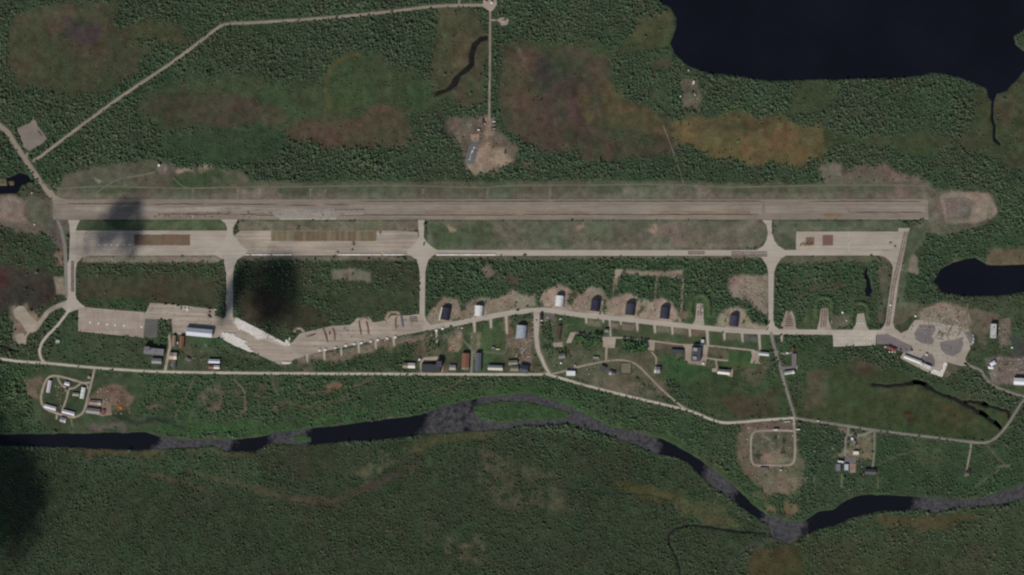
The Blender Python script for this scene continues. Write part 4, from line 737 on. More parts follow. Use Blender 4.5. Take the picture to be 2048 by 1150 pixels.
#TREES
# ------------------------------------------------------------------ trees
def foliage(name, instanced):
    m, n, b = newmat(name); pos = N(n, 'ShaderNodeNewGeometry').outputs['Position']
    if instanced: c = N(n, 'ShaderNodeAttribute', attribute_name='tint', attribute_type='INSTANCER').outputs['Color']
    else:
        oi = N(n, 'ShaderNodeObjectInfo'); c = vscale(n, A(64, 92, 58), rng_map(n, oi.outputs['Random'], .7, 1.3, 0, 1))
    n.links.new(vscale(n, c, rng_map(n, noise(n, pos, .5, 3), .7, 1.3)), b.inputs['Base Color'])
    b.inputs['Roughness'].default_value = .85; b.inputs['Specular IOR Level'].default_value = .1; return m
FOL_I = foliage('foliage_mass', True); FOL = foliage('foliage', False)
BARK = plain('bark', (.16, .14, .12), .95)
ICO_V = []; ICO_F = []
_b = bmesh.new(); bmesh.ops.create_icosphere(_b, subdivisions=1, radius=1.0); _b.verts.index_update()
ICO_V = [v.co.copy() for v in _b.verts]; ICO_F = [tuple(v.index for v in f.verts) for f in _b.faces]; _b.free()
def clump(m, c, r, rr, sq=.8):
    m.poly([(c[0] + v.x * r * rr.uniform(.65, 1.25), c[1] + v.y * r * rr.uniform(.65, 1.25), c[2] + v.z * r * sq * rr.uniform(.65, 1.2)) for v in ICO_V], ICO_F)
def birch_parts(seed, big=False):
    rr = random.Random(seed); cr = MB(); tr = MB(); h = rr.uniform(6.0, 8.0)
    k = 26 if big else 7
    for i in range(k):
        a = rr.uniform(0, 6.28); q = rr.uniform(0, 1) ** .6; z = rr.uniform(.38, .98); rad = 2.3 * q * (1.15 - abs(z - .55))
        clump(cr, (rad * math.cos(a), rad * math.sin(a), z * h), rr.uniform(.55, .95) if big else rr.uniform(1.0, 1.5), rr)
    tr.cyl((0, 0, -.2), .16, h * .75, 6, r2=.06)
    for i in range(4):
        a = rr.uniform(0, 6.28); z = h * rr.uniform(.3, .6); d = Vector((math.cos(a), math.sin(a), .8)) * 1.5; p = Vector((0, 0, z)); s_ = Vector((-math.sin(a), math.cos(a), 0)) * .05
        tr.poly([p - s_, p + s_, p + d, p + Vector((0, 0, .12))], [(0, 1, 2), (1, 3, 2), (3, 0, 2)])
    return cr, tr
def spruce_parts(seed):
    rr = random.Random(seed); cr = MB(); tr = MB(); h = rr.uniform(8, 10.5)
    for k in range(5):
        z0 = h * (.12 + .17 * k); r = 1.9 * (1 - k / 5.6); n_ = 9; vs = []
        for i in range(n_): a = 6.283 * i / n_ + k; q = r * (1.0 if i % 2 else .62) * rr.uniform(.85, 1.15); vs.append((q * math.cos(a), q * math.sin(a), z0 - .3 * (i % 2)))
        vs.append((0, 0, z0 + h * .28)); cr.poly(vs, [(i, (i + 1) % n_, n_) for i in range(n_)] + [tuple(range(n_ - 1, -1, -1))])
    tr.cyl((0, 0, -.2), .15, h * .9, 6, r2=.04); return cr, tr
protos = []
for i in range(7):
    cr, tr = (birch_parts(40 + i) if i < 5 else spruce_parts(60 + i)); mm = MB(); mm.v = list(cr.v); mm.f = list(cr.f); nf = len(cr.f); mm.poly(tr.v, tr.f)
    me = mm.mesh('tree_kind', FOL_I); me.materials.append(BARK); me.polygons.foreach_set('material_index', np.array([0] * nf + [1] * (len(me.polygons) - nf), np.int32))
    protos.append(bpy.data.objects.new('tree_kind', me))
CLEAR = np.ones((H_, W_))                  # filled by the buildings below, before the woods are planted
def clear(cx, cy, r):
    sl = region(cx - r, cy - r, cx + r, cy + r, 2); CLEAR[sl] *= np.clip((np.hypot(GX[sl] - cx, GY[sl] - cy) - r) / 2, 0, 1)
def plant():
    global dens
    dens = dens * (1 - np.clip(PAVED * 1.5, 0, 1)); dens[depth > .6] = 0
    st = 3.5; px = np.arange(-MARG + 2, 2048 + MARG - 2, st); py = np.arange(-MARG + 2, 1150 + MARG - 2, st * .9); X, Y = np.meshgrid(px, py)
    X = X + (np.arange(X.shape[0]) % 2)[:, None] * st / 2 + rng.uniform(-.62, .62, X.shape) * st; Y = Y + rng.uniform(-.6, .6, X.shape) * st
    X = X.ravel(); Y = Y.ravel(); j = np.clip(((X + MARG) / GS).round().astype(int), 0, W_ - 1); i = np.clip(((Y + MARG) / GS).round().astype(int), 0, H_ - 1)
    d = (dens * CLEAR)[i, j]; k = rng.uniform(0, 1, d.shape) < d; X, Y, i, j = X[k], Y[k], i[k], j[k]; n_ = len(X)
    sc = tsz[i, j] * np.clip(rng.lognormal(-.06, .3, n_), .45, 1.9) * 1.0; tint = 1.16 * tcol[i, j] * rng.uniform(.84, 1.16, n_)[:, None] * (1 + rng.uniform(-.1, .1, (n_, 3)))
    sp = (rng.uniform(0, 1, n_) < .12 + .3 * (vnoise(X, Y, 60, 91) > .6)); kind = np.where(sp, rng.integers(5, 7, n_), rng.integers(0, 5, n_)); tint[sp] *= .8
    me = bpy.data.meshes.new('forest'); me.vertices.add(n_); me.vertices.foreach_set('co', np.stack([(X - 1024) * S, (575 - Y) * S, np.zeros(n_)], -1).astype(np.float32).ravel())
    def att(nm, ty, data, key='value'): a = me.attributes.new(nm, ty, 'POINT'); a.data.foreach_set(key, data)
    att('size', 'FLOAT', sc.astype(np.float32)); att('turn', 'FLOAT', rng.uniform(0, 6.28, n_).astype(np.float32)); att('kind', 'INT', kind.astype(np.int32))
    att('tint', 'FLOAT_COLOR', np.concatenate([np.clip(tint, .004, .5), np.ones((n_, 1))], 1).astype(np.float32).ravel(), 'color')
    o = link('forest', me); tag(o, kind='stuff'); print('trees', n_)
    g = bpy.data.node_groups.new('plant_trees', 'GeometryNodeTree'); g.interface.new_socket('Geometry', in_out='INPUT', socket_type='NodeSocketGeometry'); g.interface.new_socket('Geometry', in_out='OUTPUT', socket_type='NodeSocketGeometry')
    gi = g.nodes.new('NodeGroupInput'); go = g.nodes.new('NodeGroupOutput'); ip = g.nodes.new('GeometryNodeInstanceOnPoints'); jn = g.nodes.new('GeometryNodeJoinGeometry')
    for p_ in protos[::-1]:
        oi = g.nodes.new('GeometryNodeObjectInfo'); oi.inputs['Object'].default_value = p_; oi.inputs['As Instance'].default_value = True; g.links.new(oi.outputs['Geometry'], jn.inputs[0])
    def na(nm, ty): a = g.nodes.new('GeometryNodeInputNamedAttribute'); a.data_type = ty; a.inputs['Name'].default_value = nm; return a.outputs['Attribute']
    cx = g.nodes.new('ShaderNodeCombineXYZ'); g.links.new(na('turn', 'FLOAT'), cx.inputs[2]); ip.inputs['Pick Instance'].default_value = True
    g.links.new(gi.outputs[0], ip.inputs['Points']); g.links.new(jn.outputs[0], ip.inputs['Instance']); g.links.new(na('kind', 'INT'), ip.inputs['Instance Index'])
    g.links.new(cx.outputs[0], ip.inputs['Rotation']); sv = g.nodes.new('ShaderNodeVectorMath'); sv.operation = 'SCALE'; sv.inputs[0].default_value = (1, 1, .54); g.links.new(na('size', 'FLOAT'), sv.inputs['Scale']); g.links.new(sv.outputs[0], ip.inputs['Scale']); g.links.new(ip.outputs[0], go.inputs[0])
    md = o.modifiers.new('plant', 'NODES'); md.node_group = g
# ------------------------------------------------------------------ buildings
def g_(*c, k=1.0): return A(*c, k=k)
WALLS = {'light': plain('pale_wall', (.42, .41, .38), .85), 'grey': plain('grey_wall', (.25, .245, .235), .9), 'brick': plain('brick_wall', (.22, .13, .09), .9), 'dark': plain('dark_wall', (.08, .08, .085), .9)}
GLASS = plain('window_glass', (.03, .035, .04), .15); DOORM = plain('door_steel', (.16, .17, .17), .6); DARKM = plain('dark_void', (.015, .015, .017), .9)
def roofmat(c, rough=.6, var=.14): return plain('roof_%d_%d_%d' % c, A(*c), rough, 0, var, .35)
BOXES = {}
def shared(name, mat, x, y, z):
    k = (name, mat.name, round(x, 2), round(y, 2), round(z, 2))
    if k not in BOXES: BOXES[k] = MB().box(-x / 2, x / 2, -y / 2, y / 2, 0, z).mesh(name, mat)
    return BOXES[k]
def building(cx, cy, L, W, ang, h, roof, name, label, cat='building', wall='grey', kind='gable', rise=None, ribs=0, ribcol=None, half=None, chim=0, vents=0, group=None, doors=1, wins=3):
    """L along its own x axis, all sizes in photo pixels; ang is the slope of that axis in the photo, clockwise"""
    h *= 1.3; clear(cx, cy, max(L, W) * .56); l, w2 = L * S, W * S; x, y = P(cx, cy)
    e = empty(name, (x, y, .02), -math.radians(ang)); tag(e, label, cat, group); rm = roofmat(roof); wm = WALLS[wall]
    rise = rise if rise is not None else w2 * .2
    if kind in ('gable', 'shed', 'hip'):
        top = h + (rise if kind == 'gable' else 0); m = MB()
        if kind == 'gable': m.prism([(-w2 / 2, -.2), (w2 / 2, -.2), (w2 / 2, h), (0, h + rise), (-w2 / 2, h)], -l / 2, l / 2); m.v = [(q[1], q[0], q[2]) for q in m.v]
        else: m.box(-l / 2, l / 2, -w2 / 2, w2 / 2, -.2, h)
        m.build('wall', wm, e); o_ = .35
        if kind == 'gable':
            zz_ = lambda t: h + rise * (1 - abs(t) / (w2 / 2))
            for sgn in (-1, 1):
                ys = (0, sgn * (w2 / 2 + o_)); r = MB(); z0, z1 = zz_(0) + .06, zz_(w2 / 2 + o_) + .06
                x0, x1 = -l / 2 - o_, l / 2 + o_
                segs = [(x0, x1, rm)] if not half else [(x0, half[0] * l, rm), (half[0] * l, x1, roofmat(half[1]))]
                for a_, b_, mt in segs:
                    q = MB(); q.poly([(a_, ys[0], z0), (b_, ys[0], z0), (b_, ys[1], z1), (a_, ys[1], z1), (a_, ys[0], z0 + .18), (b_, ys[0], z0 + .18), (b_, ys[1], z1 + .18), (a_, ys[1], z1 + .18)], [(3, 2, 1, 0), (4, 5, 6, 7), (0, 1, 5, 4), (1, 2, 6, 5), (2, 3, 7, 6), (3, 0, 4, 7)])
                    ro = q.build('roof_slope', mt, e)
                if ribs:
                    rbm = plain('rib_%d_%d_%d' % (ribcol or roof), A(*(ribcol or roof)), .6); sl_ = MB()
                    sl_.poly([(-.45, ys[0], z0 + .18), (.45, ys[0], z0 + .18), (.45, ys[1], z1 + .18), (-.45, ys[1], z1 + .18), (-.45, ys[0], z0 + .42), (.45, ys[0], z0 + .42), (.45, ys[1], z1 + .42), (-.45, ys[1], z1 + .42)], [(3, 2, 1, 0), (4, 5, 6, 7), (0, 1, 5, 4), (1, 2, 6, 5), (2, 3, 7, 6), (3, 0, 4, 7)])
                    mm_ = sl_.mesh('roof_rib', rbm)
                    for i in range(ribs): link('roof_rib', mm_, e, (-l / 2 + l * (i + .5) / ribs, 0, 0))
            MB().box(-l / 2 - o_, l / 2 + o_, -.2, .2, h + rise + .14, h + rise + .34).build('ridge_cap', rm, e)
        elif kind == 'shed':
            q = MB(); z0, z1 = h + .3, h + 1.4
            q.poly([(-l / 2 - .3, -w2 / 2 - .3, z0), (l / 2 + .3, -w2 / 2 - .3, z0), (l / 2 + .3, w2 / 2 + .3, z1), (-l / 2 - .3, w2 / 2 + .3, z1), (-l / 2 - .3, -w2 / 2 - .3, z0 + .2), (l / 2 + .3, -w2 / 2 - .3, z0 + .2), (l / 2 + .3, w2 / 2 + .3, z1 + .2), (-l / 2 - .3, w2 / 2 + .3, z1 + .2)], [(3, 2, 1, 0), (4, 5, 6, 7), (0, 1, 5, 4), (1, 2, 6, 5), (2, 3, 7, 6), (3, 0, 4, 7)]); q.build('roof', rm, e)
        else:
            i = min(l, w2) * .42; q = MB(); q.poly([(-l / 2 - .3, -w2 / 2 - .3, h + .04), (l / 2 + .3, -w2 / 2 - .3, h + .04), (l / 2 + .3, w2 / 2 + .3, h + .04), (-l / 2 - .3, w2 / 2 + .3, h + .04), (-l / 2 + i, 0, h + rise), (l / 2 - i, 0, h + rise)], [(3, 2, 1, 0), (0, 1, 5, 4), (2, 3, 4, 5), (1, 2, 5), (3, 0, 4)]); q.build('roof', rm, e)
    else:
        m = MB(); m.box(-l / 2, l / 2, -w2 / 2, w2 / 2, -.2, h); m.build('wall', wm, e)
        MB().box(-l / 2 + .35, l / 2 - .35, -w2 / 2 + .35, w2 / 2 - .35, h + .02, h + .14).build('roof', rm, e)
        pr = MB(); t = .34
        for a_ in ((-l / 2 - .06, l / 2 + .06, -w2 / 2 - .06, -w2 / 2 + t), (-l / 2 - .06, l / 2 + .06, w2 / 2 - t, w2 / 2 + .06), (-l / 2 - .06, -l / 2 + t, -w2 / 2 + t + .004, w2 / 2 - t - .004), (l / 2 - t, l / 2 + .06, -w2 / 2 + t + .004, w2 / 2 - t - .004)): pr.box(*a_, h + .03, h + .5)
        pr.build('parapet', wm, e)
    zt = h + (.5 if kind == 'flat' else rise * .5)
    for i in range(vents):
        link('roof_vent', shared('roof_vent', DOORM, 1.6, 1.6, 1.2), e, (random.uniform(-.4, .4) * l, random.uniform(-.3, .3) * w2, zt - .3))
    for i in range(chim): link('chimney', shared('chimney', WALLS['brick'], 1.1, 1.1, 2.4), e, (l * (.22 - .44 * i), w2 * .12, h + rise * .5))
    for i in range(doors): link('door', shared('door', DOORM, 2.4, .12, min(2.6, h * .8)), e, (l * (.3 - .6 * i), -w2 / 2 - .05, 0))
    for i in range(wins):
        wo = link('window', shared('window', GLASS, 1.5, .1, 1.2), e, (l * (-.38 + .5 * i / max(1, wins)), -w2 / 2 - .04, h * .42)); link('sill', shared('sill', WALLS['light'], 1.8, .2, .1), wo, (0, -.04, -.1))
    return e
# the long hangar and the houses along the road
building(399, 665, 51.5, 15.5, 5.3, 7.5, (170, 172, 178), 'aircraft_hangar', 'long pale grey metal hangar with a bright south roof slope, biggest building on the base', 'hangar', 'light', rise=4.6, doors=2, wins=6, vents=0, ribs=12, ribcol=(182, 184, 190))
building(348, 682, 22, 6.5, 93, 4, (122, 106, 92), 'storage_shed', 'narrow tan roofed shed left of the rust red shed', 'shed')
building(363.5, 684, 24, 8.5, 95, 4.5, (116, 78, 64), 'storage_shed', 'rust red roofed shed just southwest of the long grey hangar', 'shed', 'brick')
building(355.2, 686, 5, 2.2, 92, 2.6, (192, 194, 194), 'container', 'small white container between the tan and the rust red shed', 'container', 'light', 'flat', wins=0)
building(308, 703, 40, 13, 5, 8, (112, 110, 110), 'barracks', 'long grey roofed block north of the smaller grey hall by the west lane', 'building', 'grey', 'flat', vents=5, wins=6)
building(295, 697, 10, 8, 5, 11, (104, 98, 102), 'tower_block', 'squat grey tower at the northwest corner of the long grey block', 'building', 'grey', 'flat', wins=1)
building(313.5, 722, 19, 10, 3, 5, (122, 120, 117), 'hall', 'smaller grey roofed hall just south of the long grey block', 'building', 'grey')
building(346, 712, 15, 13.5, 4, 5, (150, 130, 118), 'house', 'pinkish roofed house with a pale south part right of the west lane', 'house', 'light', half=(.1, (182, 166, 150)))
building(347.5, 728, 15, 8, 94, 4, (92, 86, 82), 'house', 'dark brown roofed house beside the long road, below the pinkish house', 'house')
building(428.5, 722.5, 22, 7.5, 1.5, 4.5, (176, 178, 186), 'house', 'upper house of the pair with white ridge roofs north of the long road', 'house', 'light', rise=2.4, chim=1)
building(428, 734, 22, 7, 1.5, 4, (112, 84, 74), 'house', 'lower house of the pair, roof half red brown and half white', 'house', 'light', rise=2.2, half=(-.02, (184, 178, 172)))
# the fenced compound near the river
building(98.2, 773, 24, 7, 100, 3.2, (196, 186, 190), 'barrack_hut', 'white ribbed hut along the west side of the ring road compound', 'hut', 'light', ribs=10, ribcol=(150, 138, 142))
building(134.4, 767.2, 10, 7, 14, 3, (196, 190, 194), 'hut', 'small white hut inside the top loop of the ring road compound', 'hut', 'light', ribs=4, ribcol=(160, 150, 152))
building(165.6, 786, 22, 7.6, 101, 3.4, (192, 194, 186), 'barrack_hut', 'white roofed hut along the east side of the ring road compound', 'hut', 'light', ribs=3, ribcol=(150, 150, 146))
building(151.8, 788.6, 13, 6, 4, 2.8, (134, 132, 120), 'hut', 'plain grey hut left of the east white hut in the compound', 'hut')
building(100.4, 814.6, 24, 7.4, 16, 3.2, (190, 186, 192), 'barrack_hut', 'plain white hut at the southwest corner of the compound', 'hut', 'light', ribs=5, ribcol=(170, 164, 170))
building(137, 825, 25, 7.4, 14, 3.2, (192, 186, 190), 'barrack_hut', 'white ribbed hut in the middle of the compound south side', 'hut', 'light', ribs=9, ribcol=(158, 146, 150))
building(126.2, 839.6, 11.5, 9, 18, 3.4, (140, 130, 134), 'hut', 'mauve grey hut outside the compound, south of its ring road', 'hut', 'light', half=(.3, (178, 170, 160)))
building(190.6, 805, 23, 8, 5, 3.4, (126, 112, 102), 'hall', 'tan hall with a lighter east end beside the compound', 'hall', 'grey', half=(.22, (150, 144, 138)))
building(186.5, 822, 28, 10.5, 7, 4.2, (130, 126, 122), 'hall', 'grey ribbed hall in the brown yard east of the compound', 'hall', 'grey', ribs=9, ribcol=(112, 108, 106))
building(207, 824.5, 6, 9, 7, 3.6, (116, 76, 72), 'annex', 'red end shed beside the grey ribbed hall', 'shed', 'brick', 'flat', wins=0)
building(132, 781, 5, 5, 10, 4, (116, 116, 112), 'kiosk', 'tiny grey hut beside the brown central path of the compound', 'hut', 'grey', 'flat', wins=1)
building(178.5, 754, 5, 5, 20, 3, (146, 126, 112), 'guard_hut', 'small tan guard hut at the gate lane of the compound', 'hut', 'light')
for i, x in enumerate((112.8, 115.5, 118)): building(x, 683.2 , 6.5, 1.7, 96, 2.6, (204, 204, 200), 'container', ('west', 'middle', 'east')[i] + ' of the three white containers alone in the western woods', 'container', 'light', 'flat', wins=0, group='white containers in the western woods')
# houses in the middle
building(818, 731, 24, 10, 2, 4.2, (126, 108, 94), 'house', 'house with roof half tan and half white, left of the big dark hall', 'house', 'light', half=(-.08, (186, 182, 168)), rise=3)
building(862, 736, 38, 15, 2, 6.5, (58, 59, 62), 'service_hall', 'big dark roofed hall north of the long road', 'hall', 'dark', 'flat', vents=4, wins=5)
building(878, 728.5, 11, 13, 2, 11, (70, 64, 74), 'boiler_house', 'tall mauve grey block at the east end of the big dark hall', 'building', 'dark', 'flat', vents=1)
building(905, 735, 12.5, 10, 2, 3.6, (140, 130, 132), 'house', 'small pinkish grey house between the dark hall and the red brown hall', 'house', 'light')
building(931, 723, 33, 14, 92, 5.5, (112, 76, 62), 'warehouse', 'red brown roofed warehouse left of the grey lane', 'warehouse', 'brick', half=(.36, (122, 110, 100)), rise=2.2)
building(956.5, 724, 36, 11, 92, 5.5, (84, 84, 91), 'warehouse', 'dark grey roofed warehouse right of the grey lane', 'warehouse', 'grey', rise=2)
building(990.5, 735.5, 29, 9.5, 2, 5, (166, 160, 150), 'house', 'long pale house with bright south slope north of the long road', 'house', 'light', rise=4)
building(1026, 725, 18, 8.5, -3, 4, (118, 112, 102), 'house', 'dull tan roofed house in the yard west of the wide lane', 'house')
building(1029, 737, 16, 10, 2, 3.6, (110, 106, 92), 'house', 'olive roofed low house just left of the slate house', 'house')
building(1048, 738, 16, 16, 12, 6, (60, 64, 72), 'house', 'dark slate roofed house at the corner of long road and wide lane', 'house', 'dark', rise=4)
building(1141.6, 746.8, 18, 10, 1, 5, (198, 200, 198), 'house', 'white roofed house beside the curving lane', 'house', 'light', 'flat')
building(1123.5, 712, 13, 9, -8, 4, (112, 106, 104), 'house', 'grey roofed house among trees above the curving lane', 'house')
building(1192, 716, 12, 5, 6, 2.8, (130, 118, 112), 'shed', 'pinkish grey shed left of the small concrete lane', 'shed', 'grey', 'flat', wins=0)
building(1213, 661, 7.5, 6, 4, 4, (112, 116, 118), 'hut', 'small grey hut beside a stub of the shelter road', 'hut')
building(1405, 682.4, 6, 6.5, 4, 4.5, (172, 180, 180), 'hut', 'pale blue roofed cube hut north of the dark complex', 'hut', 'light', 'flat')
building(1392, 708, 28, 18, 94, 8.5, (70, 69, 74), 'headquarters', 'dark flat roofed complex with pale roof pieces in the concrete yard', 'building', 'dark', 'flat', vents=5, wins=5)
building(1390, 699, 9, 7, 4, 11, (140, 136, 134), 'stair_block', 'pale block on the north half of the dark complex', 'building', 'grey', 'flat', wins=0)
building(1389, 716, 8, 7, 4, 10.5, (132, 134, 136), 'stair_block', 'pale block on the south half of the dark complex', 'building', 'grey', 'flat', wins=0)
building(1355, 702.5, 25, 7, 4, 4, (66, 66, 74), 'bunker', 'dark low building left of the dark complex', 'building', 'dark', 'flat', vents=2)
building(1314.5, 740, 11, 12.5, 4, 4, (176, 176, 172), 'house', 'white roofed square house south of the curving lane', 'house', 'light', half=(-.3, (120, 118, 116)))
building(1447, 744, 24, 9, 6, 5, (190, 182, 168), 'house', 'pale house with a white south slope alone on the southern grass', 'house', 'light', rise=4.2)
building(1527.5, 707.8, 20, 6.5, 6, 4, (172, 174, 170), 'hall', 'slim white ridge roofed hall right of the eastern concrete pad', 'hall', 'light', rise=2)
building(1588, 721, 27, 9, 92, 4.5, (108, 98, 96), 'hall', 'brown grey flat roofed hall inside the small lane loop', 'hall', 'grey', 'flat')
building(1578.5, 745, 20, 6.4, -8, 4, (158, 158, 152), 'hall', 'pale roofed hall at the foot of the small lane loop', 'hall', 'light', half=(.25, (190, 190, 180)))
building(1586, 698, 6, 4, 92, 4, (110, 56, 46), 'shed', 'red shed at the top of the small lane loop', 'shed', 'brick')
# south-east holdings
building(1711.6, 906.2, 11.5, 7.4, 2, 4, (196, 192, 178), 'house', 'cream roofed house in the garden of the southern holding', 'house', 'light', 'flat')
building(1692.5, 934.5, 12.5, 8, 92, 4, (162, 168, 172), 'house', 'pale blue roofed house south of the grey yard', 'house', 'light', 'flat')
building(1676, 935, 14, 9, 92, 4, (104, 102, 108), 'house', 'grey roofed house left of the pale blue house', 'house', 'grey', 'flat')
building(1681, 923.5, 12, 4, 8, 4, (186, 186, 184), 'shed', 'long white shed above the grey roofed house', 'shed', 'light', 'flat', wins=0)
building(1740.5, 943.5, 22, 10, 2, 4.5, (72, 70, 74), 'house', 'dark roofed house at the end of the southern lane', 'house', 'dark', rise=3)
building(1528, 938.5, 16, 7, 2, 3, (94, 86, 88), 'hut', 'mauve grey hut below the square southern loop', 'hut', 'grey', 'flat')
building(1561.5, 940.5, 4, 3.4, 2, 2.5, (176, 180, 180), 'hut', 'tiny white hut below the square southern loop', 'hut', 'light', 'flat', wins=0)
building(1934, 947, 7, 7, 2, 3.4, (92, 82, 78), 'hut', 'small dark hut at the end of the southeast lane', 'hut', 'grey', 'gable')
# east end
building(1986, 662, 29, 12, 93, 7, (166, 166, 160), 'workshop', 'white grey roofed workshop beside the brown eastern yard', 'workshop', 'grey', 'flat', vents=7)
building(2052, 763.5, 50, 13, 3, 7, (196, 196, 198), 'workshop', 'white roofed workshop cut by the right edge of the photo', 'workshop', 'light', rise=3)
building(1985.5, 726.5, 11, 7, -30, 4, (200, 200, 200), 'tent', 'bigger white tent roof in the scrapyard at the right edge', 'tent', 'light', 'hip', rise=2, wins=0)
building(1981.5, 735, 10, 5, 4, 3, (202, 200, 200), 'tent', 'smaller white tent roof in the scrapyard at the right edge', 'tent', 'light', 'hip', rise=1.4, wins=0)
e = building(1825, 719, 36, 6.2, 21, 4, (196, 196, 188), 'passenger_shed', 'slim white long shed at the south edge of the east yard', 'shed', 'light', rise=1.6, ribs=2, ribcol=(176, 176, 170))
building(1842.5, 729, 7, 7, 21, 5, (186, 186, 182), 'shed', 'white cube shed at the east end of the slim white shed', 'shed', 'light', 'flat')
building(1854, 734, 15, 8, 24, 4.5, (192, 190, 184), 'shed', 'white flat shed between the cube shed and the pale slabs', 'shed', 'light', 'flat', vents=3)
building(1783.5, 697.2, 18.5, 6.4, 24, 3.4, (114, 62, 54), 'hall', 'dark red roofed hall on the asphalt of the east yard', 'hall', 'brick', rise=1.4)
for i, x in enumerate((1778.6, 1784.4, 1789.6)): building(x, 703.8 + i * .3, 3.2, 2.6, 10, 2.6, (204, 198, 190), 'container', ('west', 'middle', 'east')[i] + ' of three white containers south of the red hall', 'container', 'light', 'flat', wins=0, group='white containers by the red hall')
building(1770.5, 694, 4.5, 4.5, 20, 3, (150, 140, 158), 'kiosk', 'lilac kiosk at the west end of the red hall', 'hut', 'light', 'flat', wins=1)
building(1852.5, 709.6, 6, 3.4, 24, 3, (200, 198, 190), 'hut', 'white hut on the dark asphalt lobe of the east yard', 'hut', 'light', 'flat', wins=0)
# north site
building(957, 260, 5, 3, 4, 2.8, (204, 200, 190), 'container', 'white container at the edge of the sandy clearing in the north', 'container', 'light', 'flat', wins=0)
building(966, 243.5, 9, 3, 92, 3, (52, 52, 52), 'container', 'long dark container in the northern clearing', 'container', 'dark', 'flat', wins=0)
building(969.6, 248, 3.4, 2, 70, 2.6, (200, 196, 186), 'container', 'small white container right of the long dark one', 'container', 'light', 'flat', wins=0)
building(318, 331, 4.5, 5, 6, 5, (206, 204, 200), 'hut', 'white hut alone on the tan ground north of the runway', 'hut', 'light', 'flat', wins=1)
building(1387, 165.5, 3.2, 7.5, 14, 3.4, (204, 204, 200), 'hut', 'tall white hut in the clearing below the lake', 'hut', 'light', 'flat', wins=1)
building(1361, 193, 3, 3, 0, 3, (196, 196, 190), 'hut', 'small white hut at the west side of the lake clearing', 'hut', 'light', 'flat', wins=0)
building(1390, 190, 3, 2.4, 20, 3, (190, 188, 180), 'hut', 'small pale hut at the east side of the lake clearing', 'hut', 'light', 'flat', wins=0)
building(1385, 186, 4, 3, 20, 3, (60, 54, 52), 'hut', 'dark hut in the middle of the lake clearing', 'hut', 'dark', 'flat', wins=0)
building(1364, 188, 3.5, 4, 30, 3, (52, 50, 48), 'hut', 'dark hut at the west side of the lake clearing', 'hut', 'dark', 'flat', wins=0)
building(1377, 140.5, 3, 2.4, 10, 2.4, (160, 156, 146), 'boathouse', 'small boathouse on the lake shore', 'boathouse', 'light', 'gable', wins=0)
building(1007, 42.5, 7, 4, -35, 2.6, (150, 128, 116), 'hut', 'small tan hut in the round clearing at the top of the straight lane', 'hut', 'light', 'hip', rise=1.2, wins=1)
for x, y, c, lb in ((972, 3, (150, 110, 90), 'brick red hut at the west side of the top lane yard'), (983, 5, (190, 186, 180), 'white hut at the east side of the top lane yard')): building(x, y, 4, 4, 15, 3, c, 'hut', lb, 'hut', 'light', 'gable', wins=1)
for x, y, c, lb in ((1704, 878, (196, 192, 196), 'white roofed pump hut at the head of the southern holding'), (1709, 873, (70, 62, 66), 'dark hut right of the white pump hut'), (1708, 884, (120, 112, 120), 'mauve hut below the white pump hut')): building(x, y, 6, 5, 60, 3.4, c, 'hut', lb, 'hut', 'grey', 'flat', wins=1)
building(1206, 737, 12, 11, 30, 4, (70, 66, 72), 'ruin', 'dark roofed ruin on the dry grass below the curving lane', 'ruin', 'dark', 'flat', wins=1, vents=3); building(1224, 746, 12, 8, 10, 3.4, (150, 134, 142), 'hut', 'pink grey hut right of the dark ruin', 'hut', 'light', half=(-.1, (84, 76, 86)))
building(1574, 843.5, 12, 2.6, -6, 2.6, (170, 160, 146), 'container', 'long cream container just south of the road junction', 'container', 'light', 'flat', wins=0)
building(1551, 860, 10, 3.4, 0, 4.5, (188, 182, 172), 'gate_house', 'pale gate house over the top of the square southern loop', 'gate', 'light', 'flat', wins=1)
building(1596, 859, 8.5, 2.6, 1, 3, (196, 190, 176), 'container', 'cream container beside the square southern loop', 'container', 'light', 'flat', wins=0)
building(1598, 848, 7, 6, 20, 4, (86, 72, 64), 'ruin', 'dark brown ruin just southeast of the road junction', 'ruin', 'dark', 'flat', wins=0)
building(1636, 842, 5, 2.6, 6, 2.6, (190, 188, 180), 'container', 'white container beside the grey southeast road', 'container', 'light', 'flat', wins=0)
building(375, 719, 9, 7, 30, 3, (104, 92, 98), 'ruin', 'mauve grey ruin in the bushes by the long road', 'ruin', 'grey', 'flat', wins=0, vents=3)
building(986, 696, 7, 5, 5, 3, (110, 100, 108), 'shed', 'mauve shed above the white bus on the grass', 'shed', 'grey', 'flat', wins=0)
# domes and tanks
def tank(x, y, r, h, c, label, name='storage_tank', n=14):
    clear(x, y, r * 1.2); e = empty(name, (*P(x, y), .1)); tag(e, label, 'tank'); R_ = r * S
    MB().cyl((0, 0, -.1), R_, h, n).build('shell', plain('tank_%d' % c[0], A(*c), .5), e); MB().cyl((0, 0, h - .1), R_ * 1.03, R_ * .35, n, r2=.2).build('lid', plain('tank_%d' % c[0], A(*c), .5), e)
tank(839, 719, 2.2, 4, (206, 204, 198), 'white round tank at the northwest corner of the dark hall'); tank(1402.8, 689, 1.8, 3, (206, 206, 200), 'white round tank below the pale blue hut')
tank(1406.5, 726.6, 2, 3, (206, 206, 202), 'white round tank at the southeast corner of the concrete yard'); tank(1574.6, 706, 1.9, 3, (210, 208, 206), 'white round tank on the short cross lane')
tank(1685, 625, 2.1, 3, (206, 208, 206), 'white round tank between two revetments'); tank(1831, 632, 1.9, 3, (206, 204, 196), 'white round tank at the edge of the rubble field'); tank(1781, 610, 1.8, 2.5, (206, 204, 198), 'white round tank on the right taxiway')
